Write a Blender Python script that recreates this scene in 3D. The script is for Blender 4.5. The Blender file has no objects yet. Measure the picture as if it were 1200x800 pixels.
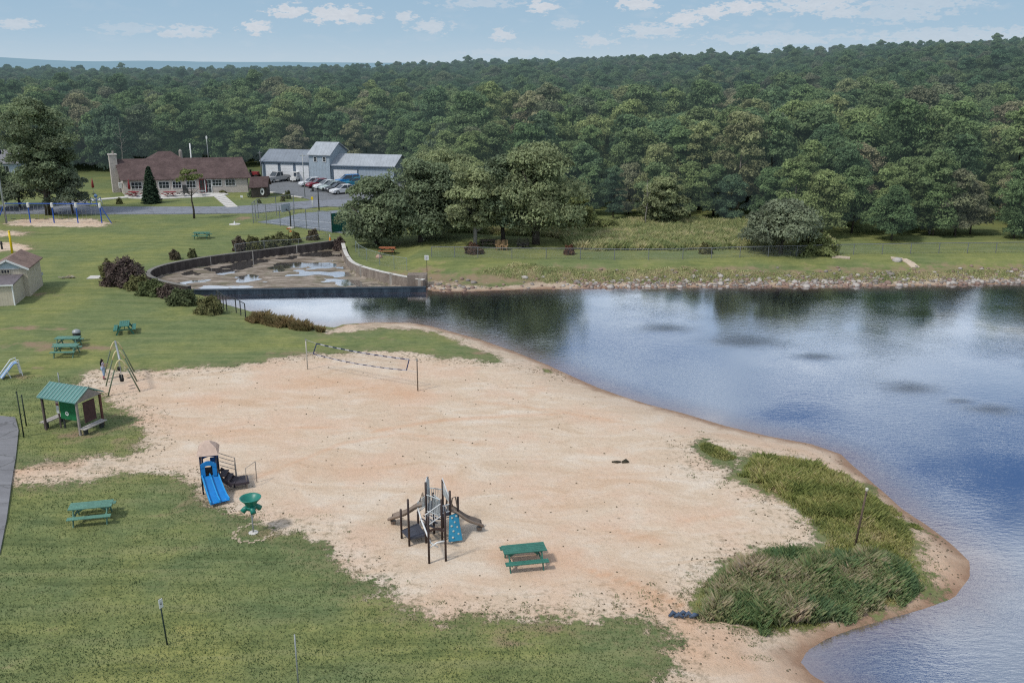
import bpy, math, random
import numpy as np
from mathutils import Vector, Matrix
R = math.radians
rnd = random.Random(7)
rng = np.random.default_rng(11)
scene = bpy.context.scene
col = scene.collection

# ------------------------------------------------------------------ camera
CH = 20.5                       # height of the drone over the lawn
F = 1080.0                      # focal length in pixels of a 1200 px wide frame
P = math.atan(325.0 / F)        # pitch
cam_d = bpy.data.cameras.new("camera"); cam = bpy.data.objects.new("camera", cam_d); col.objects.link(cam)
cam.location = (0, 0, CH); cam.rotation_euler = (math.pi/2 - P, 0, 0)
cam_d.lens = 36 * F / 1200; cam_d.sensor_width = 36; cam_d.clip_start = 0.5; cam_d.clip_end = 12000
scene.camera = cam
cP, sP = math.cos(P), math.sin(P)
WL = -0.6                       # lake level
PL = -0.86                      # level of the puddles in the drained pool

def at(u, v, z=0.0):
    """surveyed spot: where the sight line through a spot of the photograph meets height z"""
    a, b = (u-600)/F, (400-v)/F
    dx, dy, dz = a, cP + b*sP, -sP + b*cP
    t = (z - CH)/dz
    return (dx*t, dy*t)
def atv(u, v, z=0.0): x, y = at(u, v, z); return Vector((x, y, z))
def top_z(u, vb, vt, z=0.0):
    """height of something whose foot shows at vb and top at vt"""
    x, y = at(u, vb, z); b = (400-vt)/F
    return CH + (-sP + b*cP)*y/(cP + b*sP)
def poly(pts, z=0.0): return np.array([at(u, v, z) for u, v in pts])

# ------------------------------------------------------------------ noise / distance helpers
def vnoise(x, y, seed=0):
    xi, yi = np.floor(x).astype(np.int64), np.floor(y).astype(np.int64)
    fx, fy = x-xi, y-yi; fx = fx*fx*(3-2*fx); fy = fy*fy*(3-2*fy)
    def h(a, b):
        n = (a*374761393 + b*668265263 + seed*974634777) & 0xffffffff
        n = ((n ^ (n >> 13))*1274126177) & 0xffffffff
        return ((n ^ (n >> 16)) & 0xffff)/65535.0
    return (h(xi, yi)*(1-fx)+h(xi+1, yi)*fx)*(1-fy) + (h(xi, yi+1)*(1-fx)+h(xi+1, yi+1)*fx)*fy
def fbm(x, y, seed=0, o=3):
    s = 0; a = 0.5; t = 0
    for k in range(o): s = s + a*vnoise(x*2**k, y*2**k, seed+k); t += a; a *= .5
    return s/t
def sdf(pts, X, Y):
    """signed distance, positive inside"""
    d = np.full(X.shape, 1e18); ins = np.zeros(X.shape, bool); n = len(pts)
    for i in range(n):
        ax, ay = pts[i]; bx, by = pts[(i+1) % n]; ex, ey = bx-ax, by-ay
        L = ex*ex+ey*ey+1e-12
        t = np.clip(((X-ax)*ex+(Y-ay)*ey)/L, 0, 1)
        d = np.minimum(d, (X-ax-t*ex)**2+(Y-ay-t*ey)**2)
        c = (ay > Y) != (by > Y)
        with np.errstate(divide='ignore', invalid='ignore'):
            xx = (bx-ax)*(Y-ay)/((by-ay) if by != ay else 1e-12)+ax
        ins ^= c & (X < xx)
    return np.where(ins, 1, -1)*np.sqrt(d)
def dline(pts, X, Y):
    d = np.full(X.shape, 1e18)
    for i in range(len(pts)-1):
        ax, ay = pts[i]; bx, by = pts[i+1]; ex, ey = bx-ax, by-ay
        t = np.clip(((X-ax)*ex+(Y-ay)*ey)/(ex*ex+ey*ey+1e-12), 0, 1)
        d = np.minimum(d, (X-ax-t*ex)**2+(Y-ay-t*ey)**2)
    return np.sqrt(d)
def sst(a, b, x):
    t = np.clip((x-a)/(b-a), 0, 1); return t*t*(3-2*t)

# ------------------------------------------------------------------ outlines of the place
LAKE = poly([(222,341),(236,346),(262,356),(290,364),(330,373),(362,380),(392,384),(402,380),(440,377.5),(480,378),(505,382),(530,389),
  (560,397),(600,411),(640,427),(675,443),(700,454),(725,463),(760,474),(800,484),(850,499),(900,511),(950,520),(985,532),(1000,546),(1030,572),
  (1058,597),(1090,618),(1118,640),(1136,658),(1136,676),(1118,700),(1085,712),(1042,724),(1000,736),(968,748),(945,762),(938,776),(950,790),(975,805),
  (1010,870),(1200,1100),(1700,1100),(2300,600),(2000,340),(1400,331),(1200,332.5),(1080,335),(967,336.5),(850,336.5),(725,338),(620,339),(540,342),
  (508,341.5),(494,337)], WL)
POND = poly([(222,337),(200,333),(184,329),(172,323),(178,316),(200,309.5),(240,302.5),(290,296),(340,290),(397,282.5),(404,286),(404,293),(407,303),
  (414,312),(440,320),(470,326.5),(498,331),(496,334)], 0)
SAND = poly([(8,566),(16,547),(60,540),(110,534),(150,531),(172,520),(166,500),(150,485),(128,470),(104,460),(98,446),(112,434),(150,434),(185,437),
  (215,431),(262,429),(300,424),(340,416),(380,413),(420,411),(470,412),(520,417),(560,420),(592,420),(580,409),(550,398),(520,389),(490,383.5),(450,382),(410,387),(385,388),
  (392,376),(500,360),(1300,420),(1500,900),(760,900),(768,800),(783,765),(800,745),(786,724),(745,713),(690,719),(620,727),(550,722),(480,708),
  (440,690),(400,664),(372,640),(345,625),(300,612),(262,606),(235,596),(222,575),(200,560),(150,555),(100,561),(60,566)], 0)
GPATCH = [poly(p, 0) for p in ([(862,545),(880,531),(925,530),(965,541),(1005,556),(1035,578),(1080,614),(1085,640),(1086,682),(1060,700),(960,728),(895,738),(850,727),
   (812,722),(811,700),(830,675),(890,648),(935,640),(960,632),(930,600),(890,572),(866,560)], [(812,520),(826,514),(864,530),(862,543),(830,540)],
   [(640,425),(600,411),(606,416),(650,433)])]
STRIPS = [poly(p, 0) for p in ([(5,262),(16,257),(60,256),(110,256),(130,262),(118,266.5),(60,265.5),(14,265.5)], [(-60,283),(20,284),(38,288.5),(36,293),(14,294.5),(-60,294)],
   [(-30,271),(14,270),(38,274),(18,277.5),(-30,277)])]

def lake_d(X, Y): return -sdf(LAKE, X, Y)      # positive on land
def pond_d(X, Y): return sdf(POND, X, Y)       # positive in the pool
SKY_U = [-400,0,300,400,500,600,700,800,900,1000,1100,1200,1600]
SKY_S = [-9,-9,-8,-6,-2,2,5,10,15,20,24,28,38]
def hill(X, Y):
    Yc = np.maximum(Y, 1.0)
    u = 600 + F*X/Yc*0.96
    s = np.interp(u, SKY_U, SKY_S)
    plate = 1.2 + 0.66*s
    wr = sst(640, 1080, u); ramp = (sst(260, 720, Y)*0.9)*(1-wr) + wr*(.42*sst(150, 330, Y)+.55*sst(230, 640, Y))
    und = (fbm(X/90, Y/90, 5)-.5)*5*sst(170, 260, Y)
    return plate*ramp + und - 8*sst(950, 1500, Y)
def terrain(X, Y, dl=None, dp=None):
    X = np.asarray(X, float); Y = np.asarray(Y, float)
    if dl is None: dl = lake_d(X, Y)
    if dp is None: dp = pond_d(X, Y)
    near = WL + 0.6*(1-np.exp(-np.maximum(dl, 0)/3.0)) + 0.02*0
    farb = WL + 0.16*sst(0, 1.5, dl) + 1.1*sst(1.0, 8.5, dl)
    far = sst(70, 80, Y)*sst(-12.5, -9.5, X)
    farb = farb*(1-sst(14, 40, dl)*0.6)
    z = near*(1-far) + farb*far
    z = np.where(dl < 0, WL + np.maximum(dl*0.14, -2.2), z)
    z = np.where(dp > -0.2, z*(1-sst(-.2, .2, dp)) + (PL + (fbm(X/2.3, Y/1.6, 3)-.47)*0.22)*sst(-.2, .2, dp), z)
    bump = (fbm(X/6, Y/6, 9)-.5)*0.14*sst(1.5, 5, dl)*(dp < -1)*(Y < 110)
    return z + bump + hill(X, Y)
def gz(x, y): return float(terrain(np.array([x]), np.array([y]))[0])
def spot(u, v):
    """ground point seen at this spot of the photograph"""
    z = 0.0
    for _ in range(12):
        x, y = at(u, v, z); z = .5*z + .5*gz(x, y)
    return Vector((x, y, gz(x, y)))

# ------------------------------------------------------------------ node helpers
class NT:
    def __init__(s, nt): s.nt = nt; nt.nodes.clear()
    def n(s, t, **k):
        nd = s.nt.nodes.new(t)
        for a, b in k.items(): setattr(nd, a, b)
        return nd
    def val(s, sock, v):
        if isinstance(v, bpy.types.NodeSocket): s.nt.links.new(v, sock)
        elif v is not None: sock.default_value = v
    def math(s, op, a, b=None, c=None, clamp=False):
        nd = s.n('ShaderNodeMath', operation=op, use_clamp=clamp)
        for i, x in enumerate((a, b, c)):
            if x is not None: s.val(nd.inputs[i], x)
        return nd.outputs[0]
    def vmath(s, op, a, b=None):
        nd = s.n('ShaderNodeVectorMath', operation=op); s.val(nd.inputs[0], a)
        if b is not None: s.val(nd.inputs[1], b)
        return nd.outputs['Value'] if op in ('LENGTH', 'DISTANCE', 'DOT_PRODUCT') else nd.outputs[0]
    def mr(s, v, a, b, c=0.0, d=1.0, smooth=False):
        nd = s.n('ShaderNodeMapRange'); nd.interpolation_type = 'SMOOTHSTEP' if smooth else 'LINEAR'
        for i, x in enumerate((v, a, b, c, d)): s.val(nd.inputs[i], x)
        return nd.outputs[0]
    def mix(s, f, a, b, mode='MIX'):
        nd = s.n('ShaderNodeMix', data_type='RGBA', blend_type=mode)
        s.val(nd.inputs[0], f)
        for i, x in ((6, a), (7, b)):
            s.val(nd.inputs[i], (*x, 1) if isinstance(x, tuple) and len(x) == 3 else x)
        return nd.outputs[2]
    def noise(s, vec, scale, detail=3, rough=.55, dist=0.0, out=0):
        nd = s.n('ShaderNodeTexNoise'); s.val(nd.inputs['Vector'], vec); s.val(nd.inputs['Scale'], scale)
        nd.inputs['Detail'].default_value = detail; nd.inputs['Roughness'].default_value = rough; nd.inputs['Distortion'].default_value = dist
        return nd.outputs[out]
    def ramp(s, f, stops, interp='LINEAR'):
        nd = s.n('ShaderNodeValToRGB'); s.val(nd.inputs[0], f); e = nd.color_ramp.elements; nd.color_ramp.interpolation = interp
        while len(e) < len(stops): e.new(.5)
        for i, (p, c) in enumerate(stops): e[i].position = p; e[i].color = (*c, 1) if len(c) == 3 else c
        return nd.outputs[0]
    def attr(s, name, out='Fac'): return s.n('ShaderNodeAttribute', attribute_name=name).outputs[out]
    def scale(s, vec, sx, sy, sz=1.0):
        nd = s.n('ShaderNodeMapping'); s.val(nd.inputs['Vector'], vec); nd.inputs['Scale'].default_value = (sx, sy, sz); return nd.outputs[0]
    def pos(s): return s.n('ShaderNodeNewGeometry').outputs['Position']
    def bump(s, h, strength=.3, dist=.05):
        nd = s.n('ShaderNodeBump'); s.val(nd.inputs['Height'], h); nd.inputs['Strength'].default_value = strength; nd.inputs['Distance'].default_value = dist
        return nd.outputs[0]
    def bsdf(s, color, rough=.8, spec=.3, metal=0.0, normal=None, emis=None, estr=0.0):
        nd = s.n('ShaderNodeBsdfPrincipled'); s.val(nd.inputs['Base Color'], (*color, 1) if isinstance(color, tuple) and len(color) == 3 else color)
        s.val(nd.inputs['Roughness'], rough); s.val(nd.inputs['Specular IOR Level'], spec); s.val(nd.inputs['Metallic'], metal)
        if normal is not None: s.val(nd.inputs['Normal'], normal)
        if emis is not None: s.val(nd.inputs['Emission Color'], (*emis, 1)); s.val(nd.inputs['Emission Strength'], estr)
        return nd.outputs[0]
    def out(s, sh): o = s.n('ShaderNodeOutputMaterial'); s.nt.links.new(sh, o.inputs['Surface'])
def newmat(name):
    m = bpy.data.materials.new(name); m.use_nodes = True; return m, NT(m.node_tree)
_mats = {}
def paint(name, c, rough=.6, var=.18, scale=6.0, metal=0.0, spec=.3, bump=.1, streak=False):
    """plain surface with uneven wear"""
    if name in _mats: return _mats[name]
    m, t = newmat(name)
    tc = t.n('ShaderNodeTexCoord').outputs['Object']
    nz = t.noise(t.scale(tc, 1, 1, .25 if streak else 1), scale, 5, .65)
    big = t.noise(tc, scale*.22, 2)
    f = t.mr(nz, .3, .7, 1-var, 1+var*.6); g = t.mr(big, .3, .7, 1-var*.6, 1+var*.4)
    cc = t.mix(1.0, c, t.math('MULTIPLY', f, g), 'MULTIPLY')
    t.out(t.bsdf(cc, rough, spec, metal, t.bump(nz, bump, .02)))
    _mats[name] = m; return m

# ------------------------------------------------------------------ mesh helpers
class MB:
    def __init__(s): s.v = []; s.f = []; s.m = []; s.cur = 0
    def quad(s, *p):
        i = len(s.v); s.v += [tuple(q) for q in p]; s.f.append(tuple(range(i, i+len(p)))); s.m.append(s.cur); return s
    def hexa(s, c):
        i = len(s.v); s.v += [tuple(q) for q in c]
        for f in ((0,3,2,1),(4,5,6,7),(0,1,5,4),(1,2,6,5),(2,3,7,6),(3,0,4,7)): s.f.append(tuple(i+k for k in f)); s.m.append(s.cur)
        return s
    def box(s, cx, cy, cz, sx, sy, sz, rz=0, M=None):
        M = M or (Matrix.Translation((cx, cy, cz)) @ Matrix.Rotation(rz, 4, 'Z'))
        c = [M @ Vector((a*sx/2, b*sy/2, d*sz/2)) for d in (-1, 1) for a, b in ((-1,-1),(1,-1),(1,1),(-1,1))]
        return s.hexa(c)
    def bar(s, p0, p1, w, h, up=(0,0,1)):
        p0, p1 = Vector(p0), Vector(p1); d = (p1-p0).normalized(); up = Vector(up)
        if abs(d.dot(up)) > .98: up = Vector((0, 1, 0))
        a = d.cross(up).normalized(); b = a.cross(d)
        c = [q + a*x*w/2 + b*y*h/2 for q in (p0, p1) for x, y in ((-1,-1),(1,-1),(1,1),(-1,1))]
        return s.hexa(c)
    def tube(s, pts, r, n=8, cap=True):
        pts = [Vector(p) for p in pts]; rs = r if isinstance(r, (list, tuple)) else [r]*len(pts)
        i0 = len(s.v); a = None
        for k, p in enumerate(pts):
            d = (pts[min(k+1, len(pts)-1)] - pts[max(k-1, 0)]).normalized()
            if a is None:
                a = d.cross(Vector((0,0,1)) if abs(d.z) < .9 else Vector((1,0,0))).normalized()
            else: a = (a - d*a.dot(d)).normalized()
            b = d.cross(a)
            for j in range(n):
                t = 2*math.pi*j/n; s.v.append(tuple(p + (a*math.cos(t)+b*math.sin(t))*rs[k]))
        for k in range(len(pts)-1):
            for j in range(n):
                s.f.append((i0+k*n+j, i0+k*n+(j+1) % n, i0+(k+1)*n+(j+1) % n, i0+(k+1)*n+j)); s.m.append(s.cur)
        if cap:
            s.f.append(tuple(i0+j for j in reversed(range(n)))); s.m.append(s.cur)
            s.f.append(tuple(i0+(len(pts)-1)*n+j for j in range(n))); s.m.append(s.cur)
        return s
    def lathe(s, prof, n=20, c=(0,0,0)):
        i0 = len(s.v)
        for r, z in prof:
            for j in range(n): t = 2*math.pi*j/n; s.v.append((c[0]+r*math.cos(t), c[1]+r*math.sin(t), c[2]+z))
        for k in range(len(prof)-1):
            for j in range(n):
                s.f.append((i0+k*n+j, i0+k*n+(j+1) % n, i0+(k+1)*n+(j+1) % n, i0+(k+1)*n+j)); s.m.append(s.cur)
        s.f.append(tuple(i0+j for j in reversed(range(n)))); s.m.append(s.cur)
        s.f.append(tuple(i0+(len(prof)-1)*n+j for j in range(n))); s.m.append(s.cur)
        return s
    def prism(s, pts, axis_from, axis_vec):
        """closed outline (3d points) swept by a vector"""
        a = [Vector(p) for p in pts]; v = Vector(axis_vec); i = len(s.v); n = len(a)
        s.v += [tuple(p) for p in a] + [tuple(p+v) for p in a]
        s.f.append(tuple(reversed(range(i, i+n)))); s.m.append(s.cur)
        s.f.append(tuple(range(i+n, i+2*n))); s.m.append(s.cur)
        for k in range(n): s.f.append((i+k, i+(k+1) % n, i+n+(k+1) % n, i+n+k)); s.m.append(s.cur)
        return s
    def build(s, name, mat, parent=None, smooth=False, loc=None, recalc=True):
        me = bpy.data.meshes.new(name); me.from_pydata(s.v, [], s.f)
        mats = mat if isinstance(mat, (list, tuple)) else [mat]
        for q in mats: me.materials.append(q)
        if len(mats) > 1: me.polygons.foreach_set('material_index', s.m)
        if recalc and len(s.f) < 20000:
            import bmesh
            bm = bmesh.new(); bm.from_mesh(me); bmesh.ops.recalc_face_normals(bm, faces=bm.faces); bm.to_mesh(me); bm.free()
        if smooth: me.polygons.foreach_set('use_smooth', [True]*len(me.polygons))
        o = bpy.data.objects.new(name, me); col.objects.link(o)
        if parent: o.parent = parent
        if loc is not None: o.location = loc
        return o
def npmesh(name, V, Fq, mat, parent=None, attrs=None, smooth=False):
    """mesh from numpy arrays, faces all the same size"""
    me = bpy.data.meshes.new(name); nf, k = Fq.shape
    me.vertices.add(len(V)); me.vertices.foreach_set('co', np.ascontiguousarray(V, np.float32).ravel())
    me.loops.add(nf*k); me.loops.foreach_set('vertex_index', np.ascontiguousarray(Fq, np.int32).ravel())
    me.polygons.add(nf); me.polygons.foreach_set('loop_start', np.arange(0, nf*k, k, dtype=np.int32))
    try: me.polygons.foreach_set('loop_total', np.full(nf, k, np.int32))
    except Exception: pass
    me.update(calc_edges=True)
    if smooth: me.polygons.foreach_set('use_smooth', np.ones(nf, bool))
    for m in (mat if isinstance(mat, (list, tuple)) else [mat]): me.materials.append(m)
    for an, av in (attrs or {}).items():
        a = me.attributes.new(an, 'FLOAT', 'POINT'); a.data.foreach_set('value', np.ascontiguousarray(av, np.float32).ravel())
    o = bpy.data.objects.new(name, me); col.objects.link(o)
    if parent: o.parent = parent
    return o
def tag(o, label=None, cat=None, group=None, kind=None):
    if label: o['label'] = label
    if cat: o['category'] = cat
    if group: o['group'] = group
    if kind: o['kind'] = kind
    return o
def thing(name, label, cat, loc=(0,0,0), rz=0, group=None):
    o = bpy.data.objects.new(name, None); col.objects.link(o); o.empty_display_size = .2
    o.location = loc; o.rotation_euler = (0, 0, rz); return tag(o, label, cat, group)
def copy_tree(o, parent=None):
    c = o.copy(); col.objects.link(c); c.parent = parent
    for ch in kids.get(o.name, []): copy_tree(ch, c)
    return c
kids = {}
def remember(o):
    """store the family once so that copying is quick"""
    kids[o.name] = [c for c in bpy.data.objects if c.parent == o]
    for c in kids[o.name]: remember(c)

# ------------------------------------------------------------------ palette
WHITE = paint('white_paint', (.72,.73,.72), .5, .1, 3)
GREENWOOD = paint('green_painted_wood', (.05,.185,.14), .55, .25, 9)
PALEGREEN = paint('weathered_green_wood', (.12,.26,.20), .6, .25, 9)
BROWNMETAL = paint('dark_brown_metal', (.045,.028,.025), .45, .2, 5)
GREYMETAL = paint('galvanised_metal', (.36,.38,.38), .45, .2, 6, metal=.3)
DARKMETAL = paint('dark_metal', (.04,.045,.045), .5, .2, 6)
CONCRETE = paint('concrete', (.38,.35,.31), .9, .3, 3, streak=True)
PALECONC = paint('pale_concrete', (.60,.58,.54), .9, .15, 1.5)
BLUEPLASTIC = paint('blue_plastic', (.015,.23,.62), .35, .12, 4, spec=.5)
TEALPLASTIC = paint('teal_plastic', (.02,.22,.36), .4, .15, 4, spec=.5)
TAUPE = paint('taupe_plastic', (.26,.205,.165), .5, .18, 4)
FUNNELGREEN = paint('green_plastic', (.012,.20,.15), .4, .15, 5, spec=.5)
BARK = paint('bark', (.10,.085,.07), .95, .4, 5, bump=.5)
PALEBARK = paint('pale_bark', (.30,.28,.25), .95, .3, 5, bump=.5)
RUBBER = paint('rubber', (.02,.02,.02), .8, .1, 8)
REDPAINT = paint('red_paint', (.24,.03,.035), .5, .2, 5)
GLASS = paint('dark_glass', (.025,.035,.045), .12, .15, 2, spec=.8)

# ------------------------------------------------------------------ ground
def ground_material():
    m, t = newmat('lawn_and_sand')
    p = t.pos()
    sand, wet, dirt, pond, orange = (t.attr(a) for a in ('sand', 'wet', 'dirt', 'pond', 'orange'))
    n_f = t.noise(p, 3.2, 6, .72); n_m = t.noise(p, .7, 4, .6); n_l = t.noise(p, .13, 3, .55); n_x = t.noise(p, 14, 3, .6)
    # lawn
    streak = t.noise(t.scale(p, .16, 1.5), 1.0, 4, .65, .4)
    g = t.ramp(t.math('ADD', t.math('MULTIPLY', n_m, .45), t.math('MULTIPLY', n_f, .55)), [(.28, (.072,.104,.048)), (.45, (.128,.168,.072)), (.58, (.18,.218,.095)), (.72, (.27,.272,.14))])
    g = t.mix(t.mr(n_l, .42, .62), g, t.mix(1.0, g, (1.55,1.3,1.05), 'MULTIPLY'))
    g = t.mix(t.mr(streak, .5, .66, 0, .55), g, (.235,.24,.115))
    g = t.mix(t.mr(streak, .47, .32, 0, .55), g, (.075,.105,.042))
    g = t.mix(t.mr(n_x, .4, .75, 0, .22), g, (.05,.07,.03))
    fresh = t.mr(t.n('ShaderNodeSeparateXYZ').outputs[0], 0, 1)
    sx = t.n('ShaderNodeSeparateXYZ'); t.val(sx.inputs[0], p)
    wv = t.n('ShaderNodeTexWave', wave_type='BANDS', bands_direction='Y'); t.val(wv.inputs['Vector'], t.scale(p, .10, 1.0)); wv.inputs['Scale'].default_value = .17; wv.inputs['Distortion'].default_value = 1.6; wv.inputs['Detail Scale'].default_value = .6
    g = t.mix(t.mr(wv.outputs['Fac'], .3, .8, 0, .14), g, t.mix(1.0, g, (1.5,1.4,1.2), 'MULTIPLY'))
    farl = t.mr(sx.outputs[1], 35, 90)
    g = t.mix(t.math('MULTIPLY', farl, .55), g, t.mix(.5, g, (.155,.185,.068)))
    dpt = t.math('ADD', dirt, t.mr(n_m, .35, .75, -.35, .45))
    g = t.mix(t.mr(dpt, .35, .8), g, t.mix(n_f, (.20,.145,.09), (.33,.25,.165)))
    # forest floor far away
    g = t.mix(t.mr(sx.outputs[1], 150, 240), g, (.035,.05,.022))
    # sand
    n_s = t.noise(p, .22, 4, .6); n_s2 = t.noise(t.scale(p, .5, 1.1), .55, 5, .62, 1.2); n_p = t.noise(p, 7, 5, .7)
    s = t.ramp(n_s2, [(.3, (.56,.425,.30)), (.5, (.635,.51,.385)), (.7, (.69,.595,.485))])
    s = t.mix(t.mr(n_s, .48, .64, 0, .65), s, (.64,.455,.33))
    s = t.mix(t.math('MULTIPLY', orange, t.mr(n_m, .25, .7, .45, 1.0)), s, (.60,.33,.185))
    s = t.mix(t.mr(n_p, .52, .76, 0, .6), s, (.32,.235,.16))
    s = t.mix(t.mr(n_p, .42, .25, 0, .5), s, (.80,.70,.58))
    vo = t.n('ShaderNodeTexVoronoi'); t.val(vo.inputs['Vector'], p); vo.inputs['Scale'].default_value = 2.1
    specks = t.math('MULTIPLY', t.mr(vo.outputs['Distance'], .20, .12), t.mr(t.noise(p, .5, 3), .55, .66))
    specks = t.math('MULTIPLY', specks, t.mr(n_x, .4, .55))
    s = t.mix(t.math('MULTIPLY', specks, .75), s, (.13,.10,.06))
    s = t.mix(t.math('MULTIPLY', t.mr(dirt, .15, .6), t.mr(n_m, .42, .62, 0, .75)), s, (.27,.22,.15))
    # edge of the sand: stones, dry stalks and crumbs of turf
    edge = t.mr(sand, 2.6, -.2)
    crumbs = t.math('MULTIPLY', edge, t.mr(t.noise(p, 2.8, 5, .75), .52, .60))
    s = t.mix(t.math('MULTIPLY', crumbs, .85), s, t.mix(n_f, (.10,.095,.04), (.20,.15,.09)))
    # damp sand and shallow shore
    shore = t.mr(t.math('ADD', wet, t.mr(n_m, .3, .7, -.5, .5)), 1.1, .1)
    s = t.mix(t.mr(wet, 4.2, 1.5, 0, .45), s, t.mix(n_p, (.34,.25,.17), (.66,.56,.46)))
    s = t.mix(t.math('MULTIPLY', shore, .8), s, t.mix(n_f, (.16,.085,.05), (.33,.20,.13)))
    # mix the two along a ragged line
    ed = t.math('ADD', sand, t.mr(n_f, .2, .8, -1.0, 1.0))
    ed = t.math('ADD', ed, t.mr(n_m, .25, .75, -.9, .9))
    c = t.mix(t.mr(ed, -.18, .22), g, s)
    fringe = t.math('MULTIPLY', t.mr(ed, -1.6, -.1), t.mr(n_f, .38, .62))
    c = t.mix(t.math('MULTIPLY', fringe, t.mr(ed, .2, -.1, 0, .6)), c, (.24,.20,.115))
    # mud of the drained pool
    mud = t.ramp(t.noise(t.scale(p, .35, 1.2), 1.0, 6, .7, .6), [(.3, (.10,.08,.06)), (.45, (.20,.165,.13)), (.6, (.36,.31,.26)), (.75, (.46,.41,.36))])
    mud = t.mix(t.mr(n_m, .5, .7, 0, .6), mud, (.10,.105,.05))
    c = t.mix(t.mr(pond, -.1, .1), c, mud)
    fo = t.n('ShaderNodeTexVoronoi', feature='SMOOTH_F1'); t.val(fo.inputs['Vector'], p); fo.inputs['Scale'].default_value = 2.6
    h = t.math('ADD', t.math('MULTIPLY', n_f, .6), t.math('MULTIPLY', n_x, .4)); h = t.math('ADD', h, t.math('MULTIPLY', fo.outputs['Distance'], .45))
    t.out(t.bsdf(c, .95, .12, 0, t.bump(t.math('MULTIPLY', h, t.mr(ed, -.2, .3, .30, 1.0)), .6, .13)))
    return m
GM = ground_material()

def axis(parts):
    a = [parts[0][0]]
    for lo, hi, st in parts:
        n = max(1, int(round((hi-lo)/st))); a += list(lo + (hi-lo)*np.arange(1, n+1)/n)
    return a
def grow(start, end, st, k=1.16):
    a = []; x = start; s = st
    while abs(x) < abs(end): s *= k; x += s*(1 if end > start else -1); a.append(x)
    return a
xs = grow(-46, -3600, .6)[::-1] + axis([(-46, -38, .45), (-38, 34, .3), (34, 62, .5)]) + grow(62, 3600, .6)
ys = grow(18, -3600, 1.2, 1.3)[::-1] + axis([(18, 24, .6), (24, 64, .3), (64, 116, .42)]) + grow(116, 5200, .6, 1.06)
xs, ys = np.array(xs), np.array(ys)
GX, GY = np.meshgrid(xs, ys)
DL, DP = lake_d(GX, GY), pond_d(GX, GY)
sd = sdf(SAND, GX, GY)
for g in GPATCH: sd = np.minimum(sd, -sdf(g, GX, GY))
for g in STRIPS: sd = np.maximum(sd, sdf(g, GX, GY)*1.0)
farmask = (GY > 72) & (GX > -13)
sd = np.where(farmask & (DL < 20), np.maximum(np.where(GY > 80, -9, sd), 1.4 - np.maximum(DL, 0)*.8), sd)
sd = np.where((DL < 0.5) & (GY <= 72), np.maximum(sd, .3), sd)
ragged = (fbm(GX/3.1, GY/3.1, 21)-.5)*1.8
sd = np.clip(sd + ragged*((GY < 66) | (DL < 3)), -6, 6)
# slide the vertices beside the sand line onto it, so that beach and lawn part along a clean curve
gy_, gx_ = np.gradient(sd, ys, xs)
mag = gx_**2+gy_**2+1e-6
cell = .15
mv = (np.abs(sd) < cell) & (mag > .2) & (GY > 24) & (GY < 64) & (GX > -38) & (GX < 34)
GX2 = np.where(mv, GX - sd*gx_/mag*.95, GX); GY2 = np.where(mv, GY - sd*gy_/mag*.95, GY)
sd = np.where(mv, 0, sd)
DL2, DP2 = lake_d(GX2, GY2), pond_d(GX2, GY2)
GZ = terrain(GX2, GY2, DL2, DP2)
dirt = np.zeros_like(GX)
for u, v, ru, rv, a in ((35,385,60,3,.75),(55,404,62,5,.8),(110,408,40,5,.7),(50,430,50,4,.5),(28,440,22,4,.7),(50,345,20,5,.6),(285,256,14,3,.95),(80,511,18,4,.95),
      (15,273,30,2,.8),(100,508,70,22,.45),(150,515,30,14,.55),(420,395,60,5,.4),(650,738,70,9,.7),(600,752,30,8,.7),(90,545,90,7,.6),(230,590,40,20,.55),(300,625,28,6,.9),
      (240,640,80,30,.25),(60,735,40,4,.4),(560,410,60,4,.6),(345,415,50,5,.6),(80,324,14,2,.8),(50,410,30,6,.5),(780,780,50,20,.3),(508,628,34,8,.55),(258,583,22,6,.6),(560,600,30,6,.3),(142,445,18,6,.5)):
    cx, cy = at(u, v); ex = abs(at(u+ru, v)[0]-cx); ey = abs(at(u, v-rv)[1]-cy)+.01
    dirt = np.maximum(dirt, a*np.exp(-(((GX2-cx)/ex)**2+((GY2-cy)/ey)**2)*.9))
dirt = np.maximum(dirt, np.where(farmask & (DL > 0), .75*np.exp(-((DL-3)/3.2)**2), 0))
orange = np.zeros_like(GX)
for pl, w, a in (([(600,645),(690,662),(740,690),(790,716),(830,745),(900,790)], 1.1, .5), ([(690,668),(745,683),(783,700),(800,706)], .22, 1.0), ([(800,722),(850,745),(930,820)], 1.0, .7),
      ([(700,615),(770,632)], .5, .5), ([(120,488),(200,500),(330,512)], 1.3, .35), ([(440,505),(520,492),(590,487),(650,484)], .25, .65), ([(180,470),(300,470),(420,455)], 1.6, .3), ([(610,670),(650,690)], .8, .3),
      ([(360,450),(420,450),(470,462)], 1.8, .55), ([(800,610),(860,600)], .25, .4), ([(20,552),(90,545)], .5, .5), ([(640,600),(700,560),(740,560)], 1.5, .3), ([(350,545),(450,548),(520,560)], 1.3, .3), ([(1075,625),(1112,652),(1100,690)], 1.3, .75), ([(950,738),(1040,716),(1095,700)], .7, .5), ([(850,505),(950,525),(1010,560)], .7, .45), ([(820,760),(900,775),(960,790)], 1.2, .6), ([(230,505),(420,500),(560,520)], .2, .5), ([(300,560),(400,520),(470,508)], .22, .5), ([(560,470),(640,478),(720,492)], .2, .5)):
    orange = np.maximum(orange, a*np.exp(-(dline([at(*q) for q in pl], GX2, GY2)/w)**2))
ny, nx = GX.shape
V = np.stack([GX2, GY2, GZ], -1).reshape(-1, 3)
idx = np.arange(ny*nx).reshape(ny, nx)
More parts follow.
